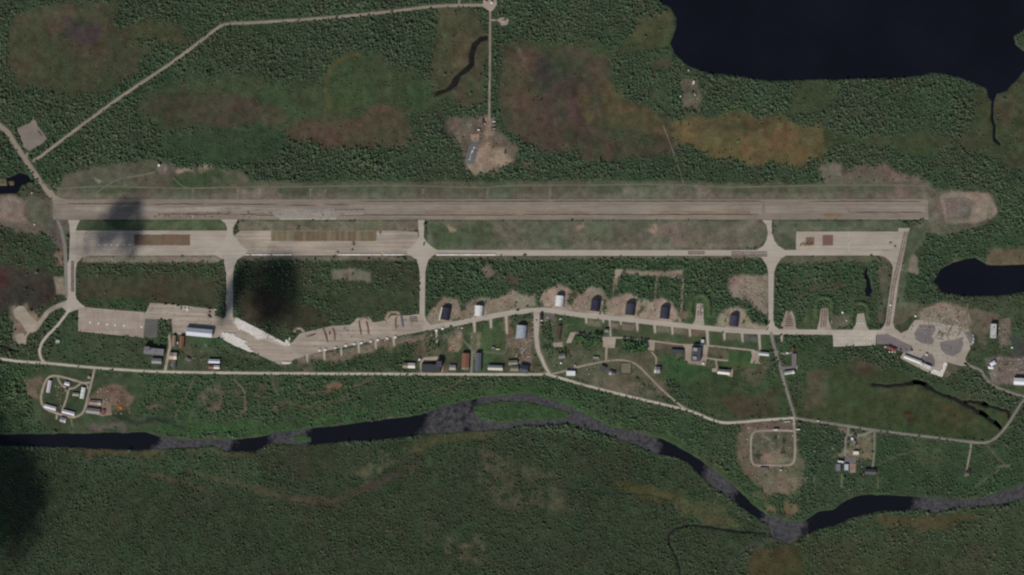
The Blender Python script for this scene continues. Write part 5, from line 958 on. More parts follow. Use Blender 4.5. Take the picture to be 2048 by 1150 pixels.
tank(1122, 726, 1.9, 3, (206, 206, 204), 'white round tank above the curving lane'); tank(64, 386, 1.6, 2.5, (176, 168, 156), 'pale tank near the western bog pond'); tank(69, 449, 1.6, 2.5, (186, 180, 168), 'pale tank in the scrub west of the runway')
tank(2024, 695, 1.8, 3, (200, 200, 192), 'white tank in the trees near the right edge'); tank(1150, 731, 1.6, 4, (190, 160, 158), 'pink tank at the north corner of the white house'); tank(1693, 641, 1.2, 2.5, (200, 200, 196), 'small white tank below the revetment gap')

# ------------------------------------------------------------------ arched aircraft shelters
def arch(cx, cy, L, W, ang, h, col, label, door='closed', edge=None):
    h *= 1.25; clear(cx, cy, max(L, W) * .62); l, w2 = L * S, W * S; e = empty('aircraft_shelter', (*P(cx, cy), .05), -math.radians(ang)); tag(e, label, 'shelter', 'arched aircraft shelters')
    pr = [(w2 / 2 * math.cos(t), h * math.sin(t) ** .85) for t in [math.pi * i / 18 for i in range(19)]]; pi_ = [(x * .95, z * .95) for x, z in pr]
    m = MB(); m.prism(pr + pi_[::-1], -l / 2, l / 2); mt = plain('shelter_%d_%d' % (col[0], col[2]), A(*col), .55, 0, .22, .12); m.build('vault', mt, e)
    rm = MB(); po = [(x * 1.012, z * 1.012 + .05) for x, z in pr]; rm.prism(po + [(x, z) for x, z in pr][::-1], -.3, .3); me_ = rm.mesh('rib', mt)
    for i in range(8): link('rib', me_, e, (0, -l / 2 + l * (i + .5) / 8, 0))
    MB().prism([(x * .94, z * .94) for x, z in pr], l / 2 - .9, l / 2 - .4).build('end_wall', WALLS['grey'], e)
    for sg in (-1, 1):
        half = [(x * .94, z * .94) for x, z in pr if x * sg >= -1e-6]; half = half + [(0, 0)]
        o = MB().prism(half, -l / 2 + .3, -l / 2 + .7).build('door', DOORM, e); link('rail', shared('rail', DOORM, w2 * .5, .4, .4), o, (sg * w2 * .72, -l / 2 + .5, 0))
    if edge: MB().box(-w2 / 2 - 3.2, -w2 / 2 - .1, -l / 2 - 3, l / 2 - 2, -.1, 2.6).build('side_wing', plain('white_panel', A(200, 194, 180), .7), e)
    return e
arch(891.5, 627.5, 25, 18, 12, 8.5, (50, 47, 56), 'dark arched shelter with a white strip on its left side', edge=True)
arch(958, 621.5, 21, 17.5, 5, 9.5, (194, 194, 190), 'white arched shelter nearest the middle taxiway')
arch(1119.5, 602, 21.5, 17, 6, 9.8, (196, 196, 194), 'white arched shelter right of the wide lane')
arch(1191, 611, 22.5, 18.5, 8, 9.8, (47, 46, 60), 'dark navy shelter with a vehicle parked at its front')
arch(1260.5, 618.5, 23.5, 19, 7, 9.8, (54, 57, 64), 'dark grey shelter, third of the dark row from the left')
arch(1329.5, 626, 23, 18.5, 7, 9.6, (52, 50, 64), 'dark shelter just left of the horseshoe revetment')
arch(1468, 642, 22, 18, 7, 9.4, (60, 58, 70), 'dark shelter standing alone right of the horseshoe revetment')
e = arch(1043, 663.5, 26, 21, 5, 9, (140, 146, 150), 'blue grey arched hall, south of the shelter road')
MB().box(10.5, 14, -6, 3, -.1, 4).build('annex', WALLS['light'], e)
arch(1118.4, 664.5, 28, 8.5, 8, 4.5, (74, 60, 56), 'low brown arched bunker in its trench')
# ------------------------------------------------------------------ earth banks
def bank(name, pts, wd, h, mat, label, cat='earth bank', jit=.18, seed=1, group=None):
    rr = random.Random(seed); c, L, Rr = ribbon(pts, wd, jit); _, L2, R2 = ribbon(pts, wd * .3, jit); n_ = len(c); vs = []
    for i in range(n_):
        t = min(1, min(i, n_ - 1 - i) / 1.5 + .05); hh = h * t * rr.uniform(.7, 1.15)
        vs += [(*P(*L[i]), -.1), (*P(*L2[i]), hh), (*P(*R2[i]), hh * rr.uniform(.85, 1)), (*P(*Rr[i]), -.1)]
    x0 = sum(v[0] for v in vs) / len(vs); y0 = sum(v[1] for v in vs) / len(vs); vs = [(x - x0, y - y0, z) for x, y, z in vs]
    o = MB().poly(vs, [(4 * i + k, 4 * i + k + 1, 4 * i + k + 5, 4 * i + k + 4) for i in range(n_ - 1) for k in range(3)] + [(0, 1, 2, 3), (4 * n_ - 1, 4 * n_ - 2, 4 * n_ - 3, 4 * n_ - 4)]).build(name, mat)
    o.location = (x0, y0, .06); tag(o, label, cat, group); return o
M_EARTH = plain('turned_earth', A(112, 100, 88), 1, 0, .25, .4); M_TURF = plain('turf', A(62, 75, 48), 1, 0, .3, .25); M_TAN = plain('tan_earth', A(128, 112, 96), 1, 0, .25, .3)
def wav(x0, x1, y, amp, st=9): return [(x, y + random.uniform(-amp, amp)) for x in np.arange(x0, x1, st)]
gw = 'spoil ridges along the runway'
for a_, lb in (((130, 300, 408.6, .3), 'thin earth ridge north side of the runway, western end'), ((300, 410, 409.2, .9), 'ragged earth ridge on the runway, north of the link with the west aprons'), ((412, 558, 409.6, .4), 'straight earth ridge on the runway, above the middle apron west half'), ((572, 640, 411.5, .4), 'short earth ridge just north of the broken concrete'), ((646, 706, 410.4, .4), 'short earth ridge north of the toothed slab edge'), ((712, 1100, 403.6, .35), 'long northern earth ridge on the middle of the runway'), ((1102, 1527, 403.4, .3), 'long northern earth ridge ending at the right taxi link'), ((1616, 1846, 403.6, .35), 'northern earth ridge at the eastern runway end'),
              ((318, 470, 429.2, 1.1), 'wavy earth ridge on the south side of the runway, west half'), ((470, 552, 430.5, 1.6), 'broken earth ridge just left of the broken concrete'), ((678, 1040, 431, .4), 'long southern earth ridge starting at the broken concrete'), ((1042, 1520, 430, .4), 'long southern earth ridge ending at the right taxi link'), ((1704, 1852, 425.5, .8), 'southern earth ridge at the eastern runway end')):
    bank('earth_ridge', wav(*a_), 2.6, 1.7, M_EARTH, lb, 'earth ridge', .3, int(a_[0]), gw)
bank('earth_ridge', [(1526, 404), (1527, 410), (1526, 417)], 2.2, 1.5, M_EARTH, 'short cross ridge closing the northern spoil ridge at the taxi link', 'earth ridge', .3, 5, gw); bank('earth_ridge', [(1694, 416), (1698, 424), (1706, 428)], 2.4, 1.5, M_EARTH, 'short bent ridge at the start of the southeastern spoil ridge', 'earth ridge', .3, 6, gw)
bank('revetment', [(1383, 634), (1382, 612), (1387, 596), (1397, 589), (1408, 590), (1416, 598), (1419, 612), (1417, 634)], 12, 5, M_TURF, 'horseshoe grass revetment among the shelters', 'revetment', .1, 3); bank('revetment', [(1633, 636), (1633, 612), (1637, 597), (1650, 594), (1662, 598), (1665, 614), (1664, 636)], 11, 4.5, M_TURF, 'squarish grass revetment around the pad of stacked slabs', 'revetment', .1, 4); bank('revetment', [(1703, 650), (1705, 622), (1709, 608), (1722, 605), (1734, 611), (1737, 626), (1737, 640)], 10, 4.5, M_TURF, 'grass revetment nearest the right taxiway', 'revetment', .1, 5)
bank('earth_mound', [(588, 664), (592, 657), (602, 656), (608, 664)], 7, 3, M_TAN, 'curved tan mound at the west end of the shelter road works', 'earth mound', .2, 6); bank('earth_mound', [(718, 640), (727, 636), (738, 640)], 7, 2.5, M_TAN, 'tan mound behind the pair of long brown stacks', 'earth mound', .2, 7); bank('earth_mound', [(772, 640), (778, 626), (790, 622), (802, 628)], 8, 3, M_TAN, 'tan mound behind the two dark long stacks', 'earth mound', .2, 8)
for i, (p_, lb) in enumerate((([(646, 655), (652, 672), (655, 684)], 'left brown bank of the western pair'), ([(666, 655), (669, 668), (669, 682)], 'right brown bank of the western pair'), ([(718, 641), (720, 656), (722, 670)], 'left brown bank of the middle pair'), ([(733, 642), (736, 656), (737, 669)], 'right brown bank of the middle pair'), ([(792, 634), (791, 648), (792, 658)], 'left brown bank of the eastern pair'), ([(613, 673), (622, 671), (632, 668)], 'short dark bank lying east to west near the mound'))): bank('earth_bank', p_, 4.4, 2.6, plain('brown_earth', A(104, 84, 72), 1), lb + ' on the shelter road works', 'earth bank', .2, 20 + i, 'brown earth banks on the works')
bank('earth_bank', [(802, 628), (804, 640), (806, 655)], 5.5, 3, plain('grey_blue_cover', A(88, 92, 98), .8), 'grey blue covered bank beside the eastern brown bank', 'earth bank', .1, 30)
for i, (p_, lb) in enumerate((([(1860, 624), (1857, 634), (1855, 644)], 'short bank on the pale ground left in the rubble field'), ([(1909, 642), (1900, 659), (1893, 675)], 'long bank right of the square pile'), ([(1936, 608), (1933, 626), (1928, 646)], 'bank running up to the ponds from the rubble field'), ([(1926, 652), (1921, 662), (1914, 673)], 'bank along the east edge of the rubble field'), ([(1880, 658), (1873, 674)], 'left wall of the square pile'), ([(1874, 676), (1888, 680)], 'bottom wall of the square pile'), ([(1846, 618), (1860, 613), (1874, 610)], 'curved bank along the top of the rubble field'))): bank('rubble_bank', p_, 3.4, 1.8, M_EARTH, lb + ' at the east yard', 'rubble bank', .3, 40 + i, 'rubble banks of the east yard')
def heap(x, y, r, h, n_, cols, label, name='rubble_heap', sz=(.5, 1.8)):
    rr = random.Random(int(x * 7 + y)); m = MB()
    for i in range(n_):
        a = rr.uniform(0, 6.28); q = rr.uniform(0, 1) ** .7 * r * S; clump(m, (q * math.cos(a), q * math.sin(a), max(.1, h * (1 - q / (r * S)) * rr.uniform(.2, 1))), rr.uniform(*sz), rr, .6)
    o = m.build(name, cols); o.location = (*P(x, y), .1); tag(o, label, 'rubble heap')
heap(1895, 645, 8, 2, 70, plain('grey_rubble', A(118, 110, 104), 1, 0, .3), 'grey rubble heap north of the square pile'); heap(1882, 669, 7, 2.2, 60, plain('brown_rubble', A(108, 98, 90), 1, 0, .3), 'square brown rubble pile inside low walls'); heap(1852, 627, 6, 1.2, 26, plain('pale_rubble', A(140, 128, 112), 1), 'loose pale blocks on the left of the rubble field'); heap(1879, 632, 7, 1.4, 34, plain('brown_rubble', A(108, 98, 90), 1), 'scattered brown blocks in the middle of the rubble field')
heap(1046, 700, 6, 1.5, 30, plain('pale_scrap', A(150, 148, 142), .8, 0, .4), 'pale scrap heap south of the blue grey hall'); heap(1073, 640, 2, .8, 8, plain('dark_scrap', A(66, 60, 58), .9), 'small dark heap in the wide lane mouth'); heap(245, 816, 6, 1.4, 30, plain('rusty_soil', A(120, 82, 50), 1, 0, .3), 'rusty orange soil heap east of the compound'); heap(1990, 722, 9, 1.8, 40, plain('mixed_scrap', A(128, 120, 118), .8, 0, .5), 'mixed scrap heap around the white tents')
heap(124, 798, 4, 1, 16, plain('brown_scrap', A(110, 92, 78), .9), 'brown scrap heap inside the compound'); heap(124, 776, 3.5, 1, 12, plain('brown_scrap2', A(92, 72, 62), .9), 'dark brown scrap heap in the upper compound'); heap(900, 690, 3, 1.2, 12, plain('orange_scrap', A(126, 84, 62), .9), 'orange scrap heap beside the pink clearing'); heap(1108, 730, 4, .8, 14, plain('pink_scrap', A(134, 110, 98), .9), 'pinkish heap left of the white house'); heap(692, 660, 6, 1.6, 22, plain('violet_tarp', A(104, 92, 128), .8), 'violet tarpaulin heap on the shelter road works'); heap(950, 685, 3, 1, 10, plain('brown_scrap3', A(104, 82, 68), .9), 'brown heap beside the stub above the warehouses'); heap(1700, 918, 8, 1, 40, plain('grey_scrap', A(110, 110, 110), .8, 0, .4), 'grey scrap in the yard of the southern holding'); heap(1033, 604, 3, 1.2, 14, plain('dark_scrap2', A(62, 56, 56), .9), 'dark heap on the pale bare strip between shelters'); heap(690, 714, 3, .8, 10, M_EARTH, 'small brown heap below the row of slab stacks')
heap(1930, 660, 4, 1.2, 16, plain('pink_scrap2', A(140, 120, 104), .9), 'pinkish heap at the right end of the rubble field'); heap(632, 722, 5, .8, 24, plain('grey_pipes', A(96, 98, 98), .8), 'grey pipe heap below the western slab stacks'); heap(823, 676, 5, .8, 22, plain('grey_pipes', A(96, 98, 98), .8), 'grey pipe heap at the east end of the slab stack row')
# ------------------------------------------------------------------ concrete slabs in stacks
M_SLAB = [plain('slab_%d' % i, A(*c), .85, 0, .12, .5) for i, c in enumerate([(196, 190, 176), (188, 182, 168), (202, 196, 188), (192, 182, 178)])]
def stack_mesh(l, w2, n_, mat, t=.3):
    m = MB()
    for i in range(n_): o_ = random.uniform(-.04, .04); m.box(-l / 2 + o_, l / 2 + o_, -w2 / 2, w2 / 2, i * (t + .07), i * (t + .07) + t)
    return m.mesh('slab_stack', mat)
def stockpile(poly, ang, sl_, sw, n_, label, name='slab_stockpile', group='white slab stockpiles', miss=0, row=False):
    cx = sum(p[0] for p in poly) / len(poly); cy = sum(p[1] for p in poly) / len(poly); e = empty(name, (*P(cx, cy), .19), -math.radians(ang)); tag(e, label, 'slab stockpile', group)
    protos_ = [stack_mesh(sl_ * S - .12, sw * S - .12, n_, m_) for m_ in M_SLAB]; ca, sa = math.cos(math.radians(ang)), math.sin(math.radians(ang)); R_ = max(math.hypot(p[0] - cx, p[1] - cy) for p in poly)
    us = np.arange(-R_, R_, sl_); vs = [0.0] if row else np.arange(-R_, R_, sw)
    for u in us:
        for v in vs:
            px, py = cx + u * ca - v * sa, cy + u * sa + v * ca
            if float(sdist(poly, np.array([px]), np.array([py]))[0]) > -.9 and random.random() > miss: link('slab_stack', random.choice(protos_), e, (u * S, -v * S, 0))
for p_ in ([(470, 634), (536, 668), (576, 689), (572, 694), (540, 684), (464, 646)], [(446, 663), (468, 668), (492, 680), (508, 705), (470, 692), (440, 675)]): pave('slab_floor', p_, C_WHITE)
stockpile([(472, 635.5), (535, 668.5), (532, 676.5), (516, 677), (497, 665), (478, 657), (468, 643)], 27, 4.2, 2.8, 4, 'biggest white slab stockpile, wedge along the north edge of the tan apron'); stockpile([(536, 670), (550, 676), (573, 688), (571, 691.5), (561, 686), (547, 679)], 28, 4.2, 2.4, 3, 'thin white slab strip continuing the wedge stockpile to the southeast', miss=.04)
stockpile([(447, 664.5), (466, 669), (488, 681), (493, 691), (505, 703.5), (498, 702), (470, 689), (443, 675)], 25, 3.6, 2.8, 4, 'white slab stockpile right of the long hangar, along the south edge'); stockpile([(565, 724), (581, 725), (580, 727.5), (562, 728)], 2, 4, 2.2, 4, 'short white slab row at the southern tip of the tan apron'); stockpile([(1862, 744), (1868, 738), (1882, 744), (1890, 726), (1894.5, 727), (1882, 752.5), (1874, 750)], 22, 3.6, 3, 2, 'white slab stockpile at the southern tip of the east yard'); stockpile([(572, 680), (579, 678), (578, 692), (573, 692)], 90, 4, 2.4, 3, 'small white slab pile beside the curved tan mound')
for x0, x1, lb in ((493, 584.5, 'west slab row on the taxi strip, below the striped matting'), (679, 745, 'slab row on the taxi strip, left of the gap by the middle link'), (747.5, 762, 'shortest slab row on the taxi strip'), (769, 811, 'slab row on the taxi strip ending at the middle link'), (875, 921, 'slab row on the taxi strip starting at the middle link'), (923, 993, 'eastern slab row on the taxi strip')): stockpile(R(x0, 507.6, x1, 511.2), 0, 4.2, 3.2, 5, 'long white ' + lb, 'slab_row', 'white slab rows on the taxi strip', .02, True)
def single(name, me_, x, y, ang, label, cat, group, z=.19): o = link(name, me_, None, (*P(x, y), z), -math.radians(ang)); return tag(o, label, cat, group)
wl = [stack_mesh(7.4, 6.0, 7, m_) for m_ in M_SLAB]
W15 = [(639.4, 701), (650.7, 699.6), (671, 696), (691.6, 691.5), (708.7, 688.2), (722.6, 686), (741.5, 683), (755.4, 680), (774.3, 677), (790.7, 674.4), (872.6, 661), (885, 657.4)]
WL = ['westernmost white stack of the row beside the shelter road works', 'white stack second from the west end of the row', 'white stack below the western pair of banks', 'smallest looking white stack, fourth from the west', 'white stack above the thin diagonal bank', 'white stack sixth from the west in the row', 'white stack below the middle pair of banks, left one', 'white stack beside the fourth stub', 'white stack ninth from the west in the row', 'white stack last before the grey pipe heap', 'white stack left one of the pair by the dark edged shelter', 'white stack right one of the pair by the dark edged shelter']
for i, (x, y) in enumerate(W15): single('slab_stack', random.choice(wl), x, y, -13 + random.uniform(-3, 3), WL[i], 'slab stack', 'white slab stacks along the shelter road works')
_o = 'first second third fourth fifth sixth seventh eighth ninth tenth eleventh twelfth thirteenth fourteenth fifteenth sixteenth seventeenth eighteenth nineteenth'.split(); _t = {2: 'twent', 3: 'thirt', 4: 'fort', 5: 'fift'}
def nth(i):                                # 0 -> first
    i += 1
    return _o[i - 1] if i < 20 else (_t[i // 10] + ('ieth' if i % 10 == 0 else 'y-' + _o[i % 10 - 1]))
pal = [stack_mesh(3.6, 2.6, 5, plain('pallet_%d' % i, A(*c), .9)) for i, c in enumerate([(134, 118, 108), (122, 106, 98), (142, 128, 118)])]
pal2 = [stack_mesh(2.2, 3.2, 5, plain('pallet_%d' % i, A(134, 118, 108), .9)) for i in range(3)]
def rows(x0, x1, n_, ys, mesh, label, group, ang=0):
    for k in range(n_):
        for q_, y in enumerate(ys): single('slab_stack', random.choice(mesh), x0 + (x1 - x0) * k / (n_ - 1) + random.uniform(-.25, .25), y + random.uniform(-.2, .2), ang, nth(k) + ' from the left in the ' + (('upper', 'lower') if len(ys) == 2 else ('upper', 'middle', 'lower'))[q_] + ' line, ' + label, 'slab stack', group)
rows(1377, 1407, 9, (504.8, 508.6), pal, 'brown stack of the shorter double row', 'shorter double row of brown stacks'); rows(1464, 1532, 19, (505.4, 509.6, 513), pal, 'brown stack left of the right taxi link', 'longer rows of brown stacks')
for k in range(50):
    t = k / 49; x = 1811 - 37 * t; y = 466 + 186 * t; x = 1811 - 24 * min(1, t / .55) - 12 * max(0, (t - .55) / .45)
    for s_ in (-2.2, 2.2): single('slab_stack', random.choice(pal), x + s_ + random.uniform(-.2, .2), y + random.uniform(-.3, .3), 10, nth(k) + ' brown stack from the top, ' + ('left', 'right')[s_ > 0] + ' column of the ladder on the right taxiway', 'slab stack', 'ladder of brown stacks on the right taxiway')
for k in range(20):
    for s_ in (-1.7, 1.7): single('slab_stack', random.choice(pal), 144.5 + s_, 524 + k * 3.1, 0, nth(k) + ' brown stack from the top, ' + ('left', 'right')[s_ > 0] + ' column of the ladder on the left taxiway', 'slab stack', 'ladder of brown stacks on the left taxiway')
for k in range(8):
    y = 625 + k * 4.0; h_ = 3 + k * .95
    for q_, s_ in enumerate(np.arange(-h_ * .75, h_ * .75 + .1, 3.2)): single('slab_stack', random.choice(pal), 1578 + s_, y, 0, nth(q_) + ' brown stack from the left in the ' + nth(k) + ' line down of the tapering field', 'slab stack', 'tapering field of stacks')
for k in range(10):
    for q_, s_ in enumerate((-4.6, 0, 4.2)): single('slab_stack', random.choice(pal), 1648.5 + s_ - k * .25, 621 + k * 3.7, 0, ('left', 'middle', 'right')[q_] + ' brown stack in the ' + nth(k) + ' line down inside the squarish revetment', 'slab stack', 'stacks inside the squarish revetment')
for k in range(7):
    for s_ in (-4, 1, 4.5):
        if random.random() < .8: single('slab_stack', random.choice(pal), 1400 + s_ + random.uniform(-.6, .6), 609 + k * 3.6, 8, ('left', 'middle', 'right')[0 if s_ < 0 else 1 if s_ < 3 else 2] + ' dark stack in the ' + nth(k) + ' line down inside the horseshoe revetment', 'slab stack', 'stacks inside the horseshoe revetment')
for x in (1714.4, 1720.2, 1726.8): single('slab_stack', wl[2], x, 646, 0, {1714.4: 'left', 1720.2: 'middle', 1726.8: 'right'}[x] + ' of three white stacks before the revetment nearest the right taxiway', 'slab stack', 'three white stacks before the eastern revetment').scale = (.42, .5, .6)
for k in range(20): single('slab_stack', random.choice(pal2), 669.5 + k * 3.05, 420.5 + random.uniform(-.4, .4), 0, nth(k) + ' dark slab stack from the left in the toothed edge of the broken concrete', 'slab stack', 'toothed edge of broken slabs')
for k in range(5):
    for j in range(3): single('slab_stack', random.choice(pal), 820 + k * 3 + j * .5, 635 + j * 4, -12, nth(k) + ' grey stack from the left, ' + ('upper', 'middle', 'lower')[j] + ' line of the block beside the middle link', 'slab stack', 'block of stacks beside the middle link')
# ------------------------------------------------------------------ vehicles and machines
TYRE = plain('tyre', (.015, .015, .016), .9)
def vehicle(kind, col, x, y, ang, label, group=None, cat=None):
    pc = plain('paint_%d_%d_%d' % col, A(*col), .35, 0, .05); clear(x, y, 3); z = .2
    e = empty(kind, (*P(x, y), z), -math.radians(ang)); tag(e, label, cat or kind.split('_')[-1], group)
    wheel = BOXES.setdefault('wheel' + kind, MB().cyl((0, -.15, 0), .48 if kind != 'parked_car' else .34, .3, 10, 'y').mesh('wheel', TYRE))
    if kind == 'parked_car':
        MB().prism([(-2.1, .3), (2.1, .3), (2.15, .75), (1.2, .92), (-2.05, .95)], -.88, .88).build('body', pc, e); MB().prism([(-1.8, .95), (.95, .93), (.3, 1.45), (-1.4, 1.45)], -.76, .76).build('cabin', GLASS, e); MB().box(-1.35, .25, -.72, .72, 1.44, 1.49).build('roof', pc, e); wx, wy, wz = (-1.3, 1.3), .82, .34
    elif kind == 'cargo_truck':
        MB().box(-4, 4, -.5, .5, .6, .95).build('chassis', DOORM, e); MB().prism([(2.1, .9), (4, .9), (4, 2.0), (3.6, 2.7), (2.1, 2.7)], -1.2, 1.2).build('cab', pc, e); MB().box(-4, 1.9, -1.25, 1.25, .96, 3.1).build('cargo_box', pc, e); MB().box(3.62, 3.98, -1, 1, 2.05, 2.5).build('windscreen', GLASS, e); wx, wy, wz = (-3, -1.7, 3), 1.0, .48
    elif kind == 'bus':
        MB().box(-5.5, 5.5, -1.25, 1.25, .45, 3).build('body', pc, e); MB().box(-5, 5, -1.27, 1.27, 1.6, 2.4).build('window', GLASS, e); MB().box(-2, -1, -.6, .6, 3, 3.2).build('roof_vent', DOORM, e); wx, wy, wz = (-3.4, 3.4), 1.1, .48
    for a_ in wx:
        for s_ in (-1, 1): link('wheel', wheel, e, (a_, s_ * wy, wz))
    return e
vehicle('parked_car', (48, 40, 42), 85.2, 366, 60, 'dark car driving on the northwest road'); vehicle('cargo_truck', (40, 38, 38), 847.6, 488.5, 100, 'dark truck on the middle taxi link'); vehicle('cargo_truck', (44, 36, 38), 1544.5, 465, 110, 'dark truck at the top of the right taxi link'); vehicle('cargo_truck', (52, 44, 42), 1537.5, 645.5, 105, 'dark truck at the foot of the right taxi link, on the concrete'); vehicle('cargo_truck', (66, 56, 50), 1534, 658.5, 130, 'brown truck turning at the foot of the right taxi link'); vehicle('cargo_truck', (48, 40, 38), 1550.5, 650, 70, 'dark truck under the hedge right of the taxi link'); vehicle('cargo_truck', (46, 38, 38), 1562.4, 656.6, 10, 'dark truck beside the tapering field of stacks')
tl = [((48, 40, 42), 625.6, 'topmost, dark truck'), ((52, 46, 46), 629.6, 'second, dark truck'), ((70, 58, 54), 633.4, 'third, brown truck'), ((66, 62, 62), 637.4, 'fourth, grey truck'), ((204, 200, 190), 641.4, 'white truck'), ((44, 36, 38), 645, 'dark truck below the white'), ((196, 186, 166), 648.8, 'cream truck'), ((120, 82, 70), 655, 'red brown truck'), ((104, 90, 80), 659, 'lowest, tan truck')]
for c, y, lb in tl: vehicle('cargo_truck', c, 1083.6, y, 2, lb + ' in the file on the right of the wide lane', 'trucks along the wide lane')
cl = [((60, 60, 60), 634.6, 'topmost, dark grey car'), ((150, 130, 110), 638, 'tan car'), ((196, 196, 192), 643.4, 'white car under the tan'), ((70, 60, 56), 651, 'brown grey car'), ((176, 170, 160), 654.4, 'cream car'), ((54, 56, 60), 660, 'dark blue grey car'), ((190, 180, 170), 664.4, 'beige car'), ((160, 150, 146), 668, 'silver car'), ((204, 204, 200), 672.4, 'brightest white car'), ((120, 100, 90), 676.6, 'lowest, brown car')]
for c, y, lb in cl: vehicle('parked_car', c, 1065 + random.uniform(-.5, .5), y, 3, lb + ' in the file on the left of the wide lane', 'cars along the wide lane')
nl = [((206, 206, 202), 243.4, 'white'), ((70, 70, 66), 247, 'dark grey'), ((150, 146, 136), 250.6, 'pale grey'), ((58, 58, 54), 254.2, 'black'), ((170, 164, 150), 258, 'cream'), ((140, 120, 104), 262.4, 'tan')]
for c, y, lb in nl: vehicle('cargo_truck', c, 988.5, y, 3, lb + ' truck in the file right of the northern clearing lane', 'trucks in the northern clearing')
vehicle('bus', (202, 200, 182), 995.5, 698.4, 3, 'cream bus on the grass above the warehouses'); vehicle('parked_car', (206, 206, 204), 908, 648.6, -10, 'white car on the shelter road near the dark edged shelter'); vehicle('parked_car', (196, 190, 186), 916, 655, 30, 'pale car on the grass below the shelter road'); vehicle('cargo_truck', (190, 186, 178), 924, 656, 8, 'white truck on the grass below the shelter road'); vehicle('parked_car', (206, 206, 204), 936.3, 756.6, 85, 'white car just south of the long road'); vehicle('cargo_truck', (72, 60, 50), 1199.6, 627, 95, 'brown truck in front of the navy shelter'); vehicle('cargo_truck', (198, 196, 186), 1121, 638, -15, 'white truck by the muddy corner of the wide lane'); vehicle('cargo_truck', (62, 54, 50), 1035, 621, 0, 'dark truck on the shelter road between the white shelters'); vehicle('parked_car', (204, 204, 196), 1663, 642, 90, 'white car beside the squarish revetment'); vehicle('parked_car', (190, 186, 176), 1663.4, 646, 90, 'pale car below the white one at the squarish revetment'); vehicle('parked_car', (200, 200, 190), 1736, 636, 80, 'pale car beside the revetment nearest the right taxiway'); vehicle('cargo_truck', (60, 54, 52), 1823, 700, 60, 'dark truck at the west end of the slim white shed'); vehicle('cargo_truck', (76, 60, 62), 1801, 701, 80, 'dark truck right of the red hall'); vehicle('parked_car', (70, 66, 66), 1812, 699, 70, 'dark car between the red hall and the slim shed'); vehicle('parked_car', (206, 206, 206), 884, 747, 90, 'white car turning off the long road by the dark hall')
for i, (x, y) in enumerate(((419, 618), (419, 625), (418, 631), (420, 634.6), (431, 619))): vehicle('cargo_truck', ((70, 62, 58), (120, 104, 90), (58, 50, 46), (88, 78, 70), (190, 186, 176))[i], x, y, 2, ('dark', 'tan', 'black', 'grey brown', 'white')[i] + ' truck at the east edge of the upper west apron', 'trucks on the upper west apron')
for i, (x, y) in enumerate(((331, 608.6), (345, 609), (356, 612), (362, 616))): vehicle('cargo_truck', ((60, 50, 46), (52, 56, 46), (62, 70, 54), (56, 50, 48))[i], x, y, (5, 8, 4, 95)[i], ('brown', 'dark green', 'olive', 'upended dark')[i].replace('upended dark', 'black') + ' truck at the north edge of the upper west apron', 'trucks under the trees of the upper west apron')
for i, (x, y, c) in enumerate(((1946, 671, (150, 160, 170)), (1947, 678, (180, 186, 190)), (1946, 684, (190, 196, 200)), (1941, 695, (70, 68, 66)))): vehicle('cargo_truck', c, x, y, 80, ('bluish', 'pale blue', 'white', 'dark')[i] + ' truck along the east edge of the east yard', 'trucks along the east edge of the yard')
for i, (x, y) in enumerate(((1825, 652), (1823, 659), (1999, 690))): vehicle('parked_car', ((60, 60, 62), (50, 48, 50), (90, 80, 74))[i], x, y, (20, 110, 60)[i], ('dark grey car at the west corner of the east yard', 'black car at the west corner of the east yard', 'brown car in the brown yard beside the workshop')[i])
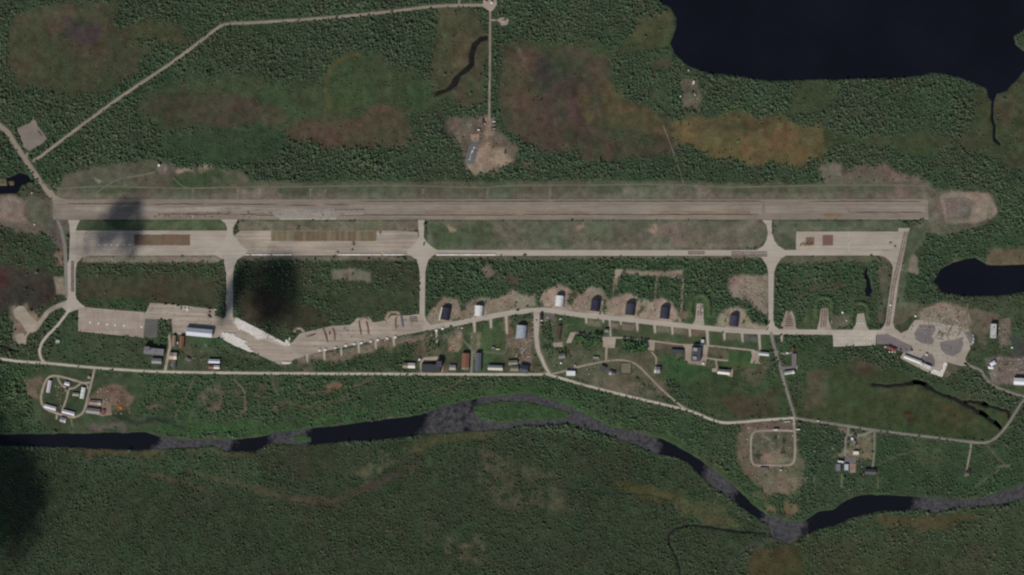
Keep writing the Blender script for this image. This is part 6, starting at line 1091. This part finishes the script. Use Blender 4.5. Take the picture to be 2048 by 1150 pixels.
# helicopter-like white aircraft on the apron
def aircraft(x, y, ang, label):
    e = empty('light_aircraft', (*P(x, y), .2), -math.radians(ang)); tag(e, label, 'aircraft'); w_ = plain('aircraft_white', A(214, 214, 206), .4); m = MB(); sec = [(-9, .15, 2.2), (-5, .5, 1.9), (-1, 1.1, 1.7), (3, 1.25, 1.6), (6, 1.0, 1.5), (7.6, .3, 1.4)]; n_ = 10; vs = []
    for xx, r, zc in sec: vs += [(xx, r * math.cos(6.283 * i / n_), zc + r * math.sin(6.283 * i / n_)) for i in range(n_)]
    m.poly(vs, [(k * n_ + i, k * n_ + (i + 1) % n_, (k + 1) * n_ + (i + 1) % n_, (k + 1) * n_ + i) for k in range(len(sec) - 1) for i in range(n_)] + [tuple(range(n_))[::-1], tuple(range(5 * n_, 6 * n_))]).build('fuselage', w_, e)
    for s_ in (-1, 1):
        MB().poly([(2.6, s_ * .9, 2.3), (.2, s_ * .9, 2.3), (1.0, s_ * 9, 2.5), (2.2, s_ * 9, 2.5), (2.6, s_ * .9, 2.55), (.2, s_ * .9, 2.5), (1.0, s_ * 9, 2.6), (2.2, s_ * 9, 2.62)], [(0, 1, 2, 3), (4, 7, 6, 5), (0, 3, 7, 4), (1, 5, 6, 2), (2, 6, 7, 3), (0, 4, 5, 1)]).build('wing', w_, e); MB().cyl((1.4, s_ * 3, 2.2), .45, 2.4, 8, 'x', .3).build('engine', w_, e)
        MB().poly([(-7.4, s_ * .2, 2.4), (-8.8, s_ * .2, 2.4), (-8.6, s_ * 3, 2.5), (-7.9, s_ * 3, 2.5), (-7.4, s_ * .2, 2.5), (-8.8, s_ * .2, 2.5), (-8.6, s_ * 3, 2.56), (-7.9, s_ * 3, 2.56)], [(0, 1, 2, 3), (4, 7, 6, 5), (0, 3, 7, 4), (1, 5, 6, 2), (2, 6, 7, 3), (0, 4, 5, 1)]).build('tailplane', w_, e); link('wheel', MB().cyl((1, s_ * 1.8, .4), .4, .3, 8, 'y').mesh('wheel', TYRE), e)
    MB().prism([(-9, 2.4), (-6.6, 2.4), (-8.2, 5), (-9.2, 5)], -.1, .1).build('tail_fin', w_, e); MB().box(5, 6.3, -.7, .7, 1.95, 2.4).build('windscreen', GLASS, e); link('wheel', MB().cyl((5.4, -.15, .35), .35, .3, 8, 'y').mesh('wheel', TYRE), e)
aircraft(373.5, 618, 6, 'white aircraft parked at the north edge of the upper west apron')
def excavator(x, y, ang, label, col=(60, 50, 40), mast=0, group=None):
    clear(x, y, 3); e = empty('excavator' if not mast else 'piling_rig', (*P(x, y), .2), -math.radians(ang)); tag(e, label, 'excavator' if not mast else 'piling rig', group); pc = plain('machine_%d_%d' % (col[0], col[2]), A(*col), .5)
    for s_ in (-1, 1): MB().prism([(-2, .1), (2, .1), (2.3, .5), (2, .9), (-2, .9), (-2.3, .5)], s_ * 1.2 - .35, s_ * 1.2 + .35).build('track', TYRE, e)
    MB().box(-2.2, 1.5, -1.3, 1.3, 1.0, 2.3).build('body', pc, e); MB().box(-.1, 1.6, .2, 1.25, 2.3, 3.2).build('cab', GLASS, e)
    if not mast:
        MB().prism([(1.4, 1.6), (4.8, 4.2), (5.2, 4.0), (1.6, 1.2)], -.4, .1).build('boom', pc, e); MB().prism([(5.2, 4.3), (4.7, 4.1), (7.0, 1.2), (7.4, 1.4)], -.35, .05).build('arm', pc, e); MB().prism([(7.4, 1.3), (6.7, 1.2), (6.5, .2), (7.5, .3)], -.6, .3).build('bucket', DOORM, e)
    else:
        MB().box(1.9, 2.7, -.4, .4, .6, mast).build('mast', pc, e); MB().prism([(-1.8, 2.3), (-1.5, 2.3), (2.0, mast * .75), (1.85, mast * .75)], -.15, .15).build('strut', pc, e); MB().box(2.72, 3.3, -.35, .35, 2, 5).build('hammer', DOORM, e)
excavator(706.6, 485.5, 30, 'dark excavator below the longest matting, upper of two', (56, 46, 36)); excavator(707.5, 489.5, 200, 'dark excavator below the longest matting, lower of two', (52, 44, 36)); excavator(705, 499.6, 170, 'brown excavator between the matting and the slab rows', (74, 58, 42)); excavator(675.5, 504.5, 175, 'dark excavator at the west end of a slab row', (48, 42, 38)); excavator(1789.5, 493, 60, 'brown excavator at the east edge of the east apron', (70, 54, 40)); excavator(1780, 486, 10, 'grey excavator on the east apron, left of the brown one', (90, 84, 78)); excavator(760, 465.4, 80, 'grey brown excavator right of the longest matting', (84, 76, 66)); excavator(659, 666, 80, 'dark excavator between the western pair of banks', (44, 40, 40)); excavator(709, 723.5, 100, 'small dark digger below the white stacks', (54, 50, 46))
for i, x in enumerate((1601, 1606, 1609.4, 1613, 1617.6, 1622)): excavator(x, 490 - (i % 2), 90, ('leftmost', 'second', 'third', 'fourth', 'fifth', 'rightmost')[i] + ' of the yellow piling rigs on the east apron', (150, 122, 40), 10 + (i * 3) % 5, 'yellow piling rigs')
# missile-like white pipe sections on the grey tar pad
def pipe(x, y, l, ang, label):
    e = empty('pipe_section', (*P(x, y), .25), -math.radians(ang)); tag(e, label, 'pipe', 'white pipe sections in the north'); MB().cyl((-l / 2, 0, .9), .9, l, 10, 'x').build('barrel', plain('white_pipe', A(206, 204, 194), .6), e)
    for s_ in (-.3, .3): MB().box(l * s_ - .3, l * s_ + .3, -1, 1, -.1, .3).build('cradle', DOORM, e)
for i, (x, y, l, a_) in enumerate(((948, 295.5, 9, 112), (945.5, 302, 8, 100), (943.5, 305, 12, 104), (940.8, 314, 8, 96), (938.6, 318.6, 6, 10))): pipe(x, y, l, a_, ('topmost', 'second', 'longest', 'fourth', 'lowest, crosswise')[i] + ' white pipe section on the grey tar pad')
# sand pit on the northern pad
bank('sand_heap', [(950, 276), (951.5, 279)], 3.4, 1.6, plain('dark_pit', A(60, 46, 42), 1), 'dark heap in the middle of the square sand pad', 'sand heap', .2, 60); bank('earth_wall', [(55, 271), (61, 266), (66, 261)], 1.6, 1.4, M_EARTH, 'thin earth wall across the pinkish gravel yard', 'earth wall', .2, 61); bank('earth_wall', [(75, 260), (80, 266), (84, 272)], 2.4, 1.8, plain('dark_earth', A(70, 58, 54), 1), 'dark earth wall at the east side of the pinkish gravel yard', 'earth wall', .2, 62)
# fence round the small yard
fe = empty('yard_fence', (*P(1252, 737), 0)); tag(fe, 'low board fence around the square yard on the dry grass', 'fence'); fm = plain('fence_board', A(96, 88, 72), .9)
for x0, x1, y0, y1 in ((-14.6, 14.6, 15.9, 16.1), (-14.6, 14.6, -16.1, -15.9), (-14.9, -14.7, -16, 16), (14.7, 14.9, -16, 16)): MB().box(x0, x1, y0, y1, 0, 1.8).build('panel', fm, fe)
pave('yard', [(1243, 727), (1261, 727), (1261, 747), (1243, 747)], paving('dry_yard', A(112, 106, 86), A(100, 98, 78), grain=.2))
# ------------------------------------------------------------------ loose debris on the bare soil
def debris():
    cols = [plain('debris_pale', A(176, 168, 154), .9), plain('debris_tan', A(136, 120, 104), .9), plain('debris_dark', A(62, 56, 52), .9), plain('debris_rust', A(112, 84, 68), .9)]
    fields = [([(856, 634), (890, 600), (925, 600), (965, 594), (1010, 594), (1048, 592), (1072, 612), (960, 634), (866, 652)], 90), ([(1084, 606), (1120, 576), (1165, 594), (1202, 580), (1240, 598), (1275, 598), (1345, 608), (1360, 644), (1200, 628)], 150), ([(1440, 650), (1446, 622), (1490, 616), (1506, 646)], 36), ([(1460, 560), (1530, 556), (1530, 620), (1490, 600)], 60), ([(600, 668), (650, 652), (740, 634), (840, 630), (840, 650), (660, 690), (600, 700)], 60), ([(600, 712), (860, 664), (868, 672), (800, 690), (620, 724)], 80), ([(1838, 624), (1864, 612), (1934, 618), (1944, 660), (1900, 676), (1836, 656)], 240), ([(1974, 716), (2046, 714), (2046, 764), (1984, 764)], 110), ([(1998, 640), (2020, 640), (2024, 690), (2000, 692)], 34), ([(1014, 674), (1064, 670), (1060, 730), (1040, 730), (1016, 692)], 100), ([(896, 672), (920, 664), (916, 702), (898, 700)], 24), ([(936, 662), (954, 664), (952, 712), (938, 712)], 26), ([(1086, 618), (1140, 640), (1136, 690), (1100, 690)], 40), ([(900, 242), (1000, 242), (1000, 300), (980, 340), (940, 340)], 70), ([(110, 770), (136, 770), (128, 820), (112, 820)], 44), ([(186, 776), (260, 780), (264, 830), (200, 832)], 70), ([(1484, 846), (1630, 846), (1628, 980), (1500, 970)], 150), ([(1690, 868), (1742, 870), (1738, 930), (1690, 946)], 80), ([(300, 690), (440, 690), (440, 742), (300, 742)], 50), ([(1196, 728), (1300, 734), (1240, 756), (1150, 746)], 30), ([(1360, 160), (1400, 160), (1398, 215), (1358, 215)], 30), ([(1790, 664), (1936, 668), (1920, 730), (1880, 740), (1800, 706)], 60), ([(292, 610), (428, 622), (424, 654), (300, 636)], 40), ([(546, 421), (690, 419), (690, 438), (560, 438)], 30), ([(300, 424), (545, 424), (545, 436), (300, 434)], 90)]
    m = MB(); mi = []; rr = random.Random(77)
    for poly, n_ in fields:
        for x, y in inside(poly, n_, 1.2):
            X, Y = P(x, y); a = rr.uniform(0, 3.14); l, w2, h = rr.uniform(.5, 1.7), rr.uniform(.4, 1.1), rr.uniform(.3, 1.2)
            if rr.random() < .12: l *= 2.2
            c, s_ = math.cos(a), math.sin(a); k0 = len(m.f); q = MB().box(-l, l, -w2, w2, 0, h); m.poly([(X + u * c - v * s_, Y + u * s_ + v * c, z + .02 + .2 * (z > 0) * rr.random()) for u, v, z in q.v], q.f); mi += [rr.choice((0, 0, 1, 1, 2, 2, 3))] * 6
    me = bpy.data.meshes.new('debris'); me.from_pydata(m.v, [], m.f)
    for c in cols: me.materials.append(c)
    me.polygons.foreach_set('material_index', np.array(mi, np.int32)); tag(link('debris', me), kind='stuff')
# ------------------------------------------------------------------ separate trees that stand out
TP = []
for i in range(4):
    cr, tr = birch_parts(90 + i, True); TP.append((cr.mesh('crown', FOL), tr.mesh('trunk', BARK)))
sc_, st_ = spruce_parts(99); TP.append((sc_.mesh('crown', FOL), st_.mesh('trunk', BARK)))
def tree(x, y, k, s_, label, group):
    e = empty('birch_tree' if k < 4 else 'spruce_tree', (*P(x, y), 0), random.uniform(0, 6.28)); e.scale = (s_, s_, s_ * .95); tag(e, label, 'tree', group); link('crown', TP[k][0], e); link('trunk', TP[k][1], e)
def grove(pts, label, group, s0=.9, s1=1.25, k=(0, 1, 2, 3)):
    for q_, (x, y) in enumerate(pts):
        i = int((y + MARG) / GS); j = int((x + MARG) / GS)
        if PAVED[i, j] < .3: tree(x, y, random.choice(k), random.uniform(s0, s1), label.replace('#', nth(q_)) if '#' in label else label, group)
def inside(poly, n_, gap):
    o = []; xs = [p[0] for p in poly]; ys = [p[1] for p in poly]; t = 0
    while len(o) < n_ and t < n_ * 60:
        t += 1; x, y = random.uniform(min(xs), max(xs)), random.uniform(min(ys), max(ys))
        if float(sdist(poly, np.array([x]), np.array([y]))[0]) > 0 and all((x - a) ** 2 + (y - b2) ** 2 > gap * gap for a, b2 in o): o.append((x, y))
    return o
debris()
grove(inside([(1145, 664), (1202, 671), (1203, 684), (1145, 681)], 46, 3.5), 'bushy green tree in the rectangular clump left of the square concrete pad', 'trees of the rectangular clump', 1.4, 1.9)
grove(inside([(1244, 680), (1258, 676), (1280, 678), (1294, 688), (1292, 704), (1270, 708), (1248, 702)], 44, 4.6), 'dark green tree in the round clump between two concrete pads', 'trees of the round clump', 1.4, 2.0)
grove(inside([(1082, 650), (1100, 644), (1104, 684), (1086, 680)], 24, 4.6), 'tree in the clump between the wide lane and the brown bunker', 'trees beside the brown bunker', .9, 1.3)
grove(inside([(1096, 696), (1122, 694), (1136, 702), (1140, 718), (1100, 708)], 16, 4.6), 'tree in the clump around the grey house', 'trees around the grey house', .9, 1.2); grove(inside([(846, 670), (874, 668), (876, 704), (850, 706)], 22, 4.6), 'tree in the clump above the big dark hall', 'trees above the dark hall', .9, 1.3)
grove([(x, 752.5 + (x % 7) * .2) for x in range(604, 1060, 13)], '# roadside tree from the west on the south edge of the long road', 'trees along the long road', .8, 1.1); grove([(1182 + i * 13.5, 781 + i * 3.15) for i in range(19)], '# roadside tree from the west on the south edge of the slanting road', 'trees along the slanting road', .8, 1.1)
grove([(1065, 202), (1073, 195), (1082, 201), (1160, 205), (1056, 184)], 'lone spruce standing on the brown bog', 'lone spruces on the bog', 1.0, 1.3, (4,)); grove(inside([(312, 660), (340, 664), (340, 682), (318, 690)], 10, 4.6), 'tree behind the square of painted cloud shade', 'trees behind the square of painted cloud shade', 1.0, 1.4)
grove(inside([(1082, 688), (1100, 692), (1098, 712), (1086, 706)], 6, 4.6) + inside([(1150, 682), (1200, 684), (1198, 692), (1150, 690)], 10, 4.6), 'tree on the grass south of the rectangular clump', 'trees south of the rectangular clump', .8, 1.2)
grove([(1504, 724), (1506, 728), (1410, 720), (1414, 724), (1356, 722)], 'single dark tree beside a concrete pad', 'single trees beside the pads', .9, 1.1)
# ------------------------------------------------------------------ small cumulus drifting beyond the frame: their shade lies on the base
m, n, b = newmat('cloud_white'); b.inputs['Base Color'].default_value = (.85, .85, .87, 1); b.inputs['Roughness'].default_value = 1.0; CLOUD = m
def cloud(px, py, rx, ry, alt, n_, seed, label, rot=0, sz=(3, 6.5), core=.5):
    rr = random.Random(seed); gx_, gy_ = P(px, py); k = alt / math.tan(SUN_EL); m = MB(); ca, sa = math.cos(rot), math.sin(rot)
    lob = [(0, 0, 1.0)] + [(rr.uniform(-.6, .6), rr.uniform(-.6, .6), rr.uniform(.35, .75)) for _ in range(6)]
    for i in range(n_):
        lx, ly, lr = rr.choice(lob); u, v = lx + rr.gauss(0, core) * lr * .75, ly + rr.gauss(0, core) * lr * .75; q = math.hypot(u, v); u *= rx * S; v *= ry * S
        clump(m, (u * ca - v * sa, u * sa + v * ca, rr.uniform(0, 1) * 70 * max(.1, 1 - q * .6)), rr.uniform(*sz), rr, .8)
    o = m.build('cloud', CLOUD); o.location = (gx_ - SHX * k, gy_ - SHY * k, alt); tag(o, label, 'cloud')
cloud(248, 464, 40, 56, 1500, 460, 1, 'small ragged cumulus shading the west apron'); cloud(200, 486, 80, 34, 1520, 220, 6, 'thin wisp shading the west apron'); cloud(530, 582, 66, 70, 1550, 900, 21, 'wide cumulus shading the woods between two taxi links', .5, core=.62); cloud(-14, 1010, 112, 190, 1600, 8500, 3, 'large cumulus shading the lower left woods'); cloud(455, 605, 24, 60, 1500, 260, 4, 'narrow cumulus shading the western taxi link')
plant()
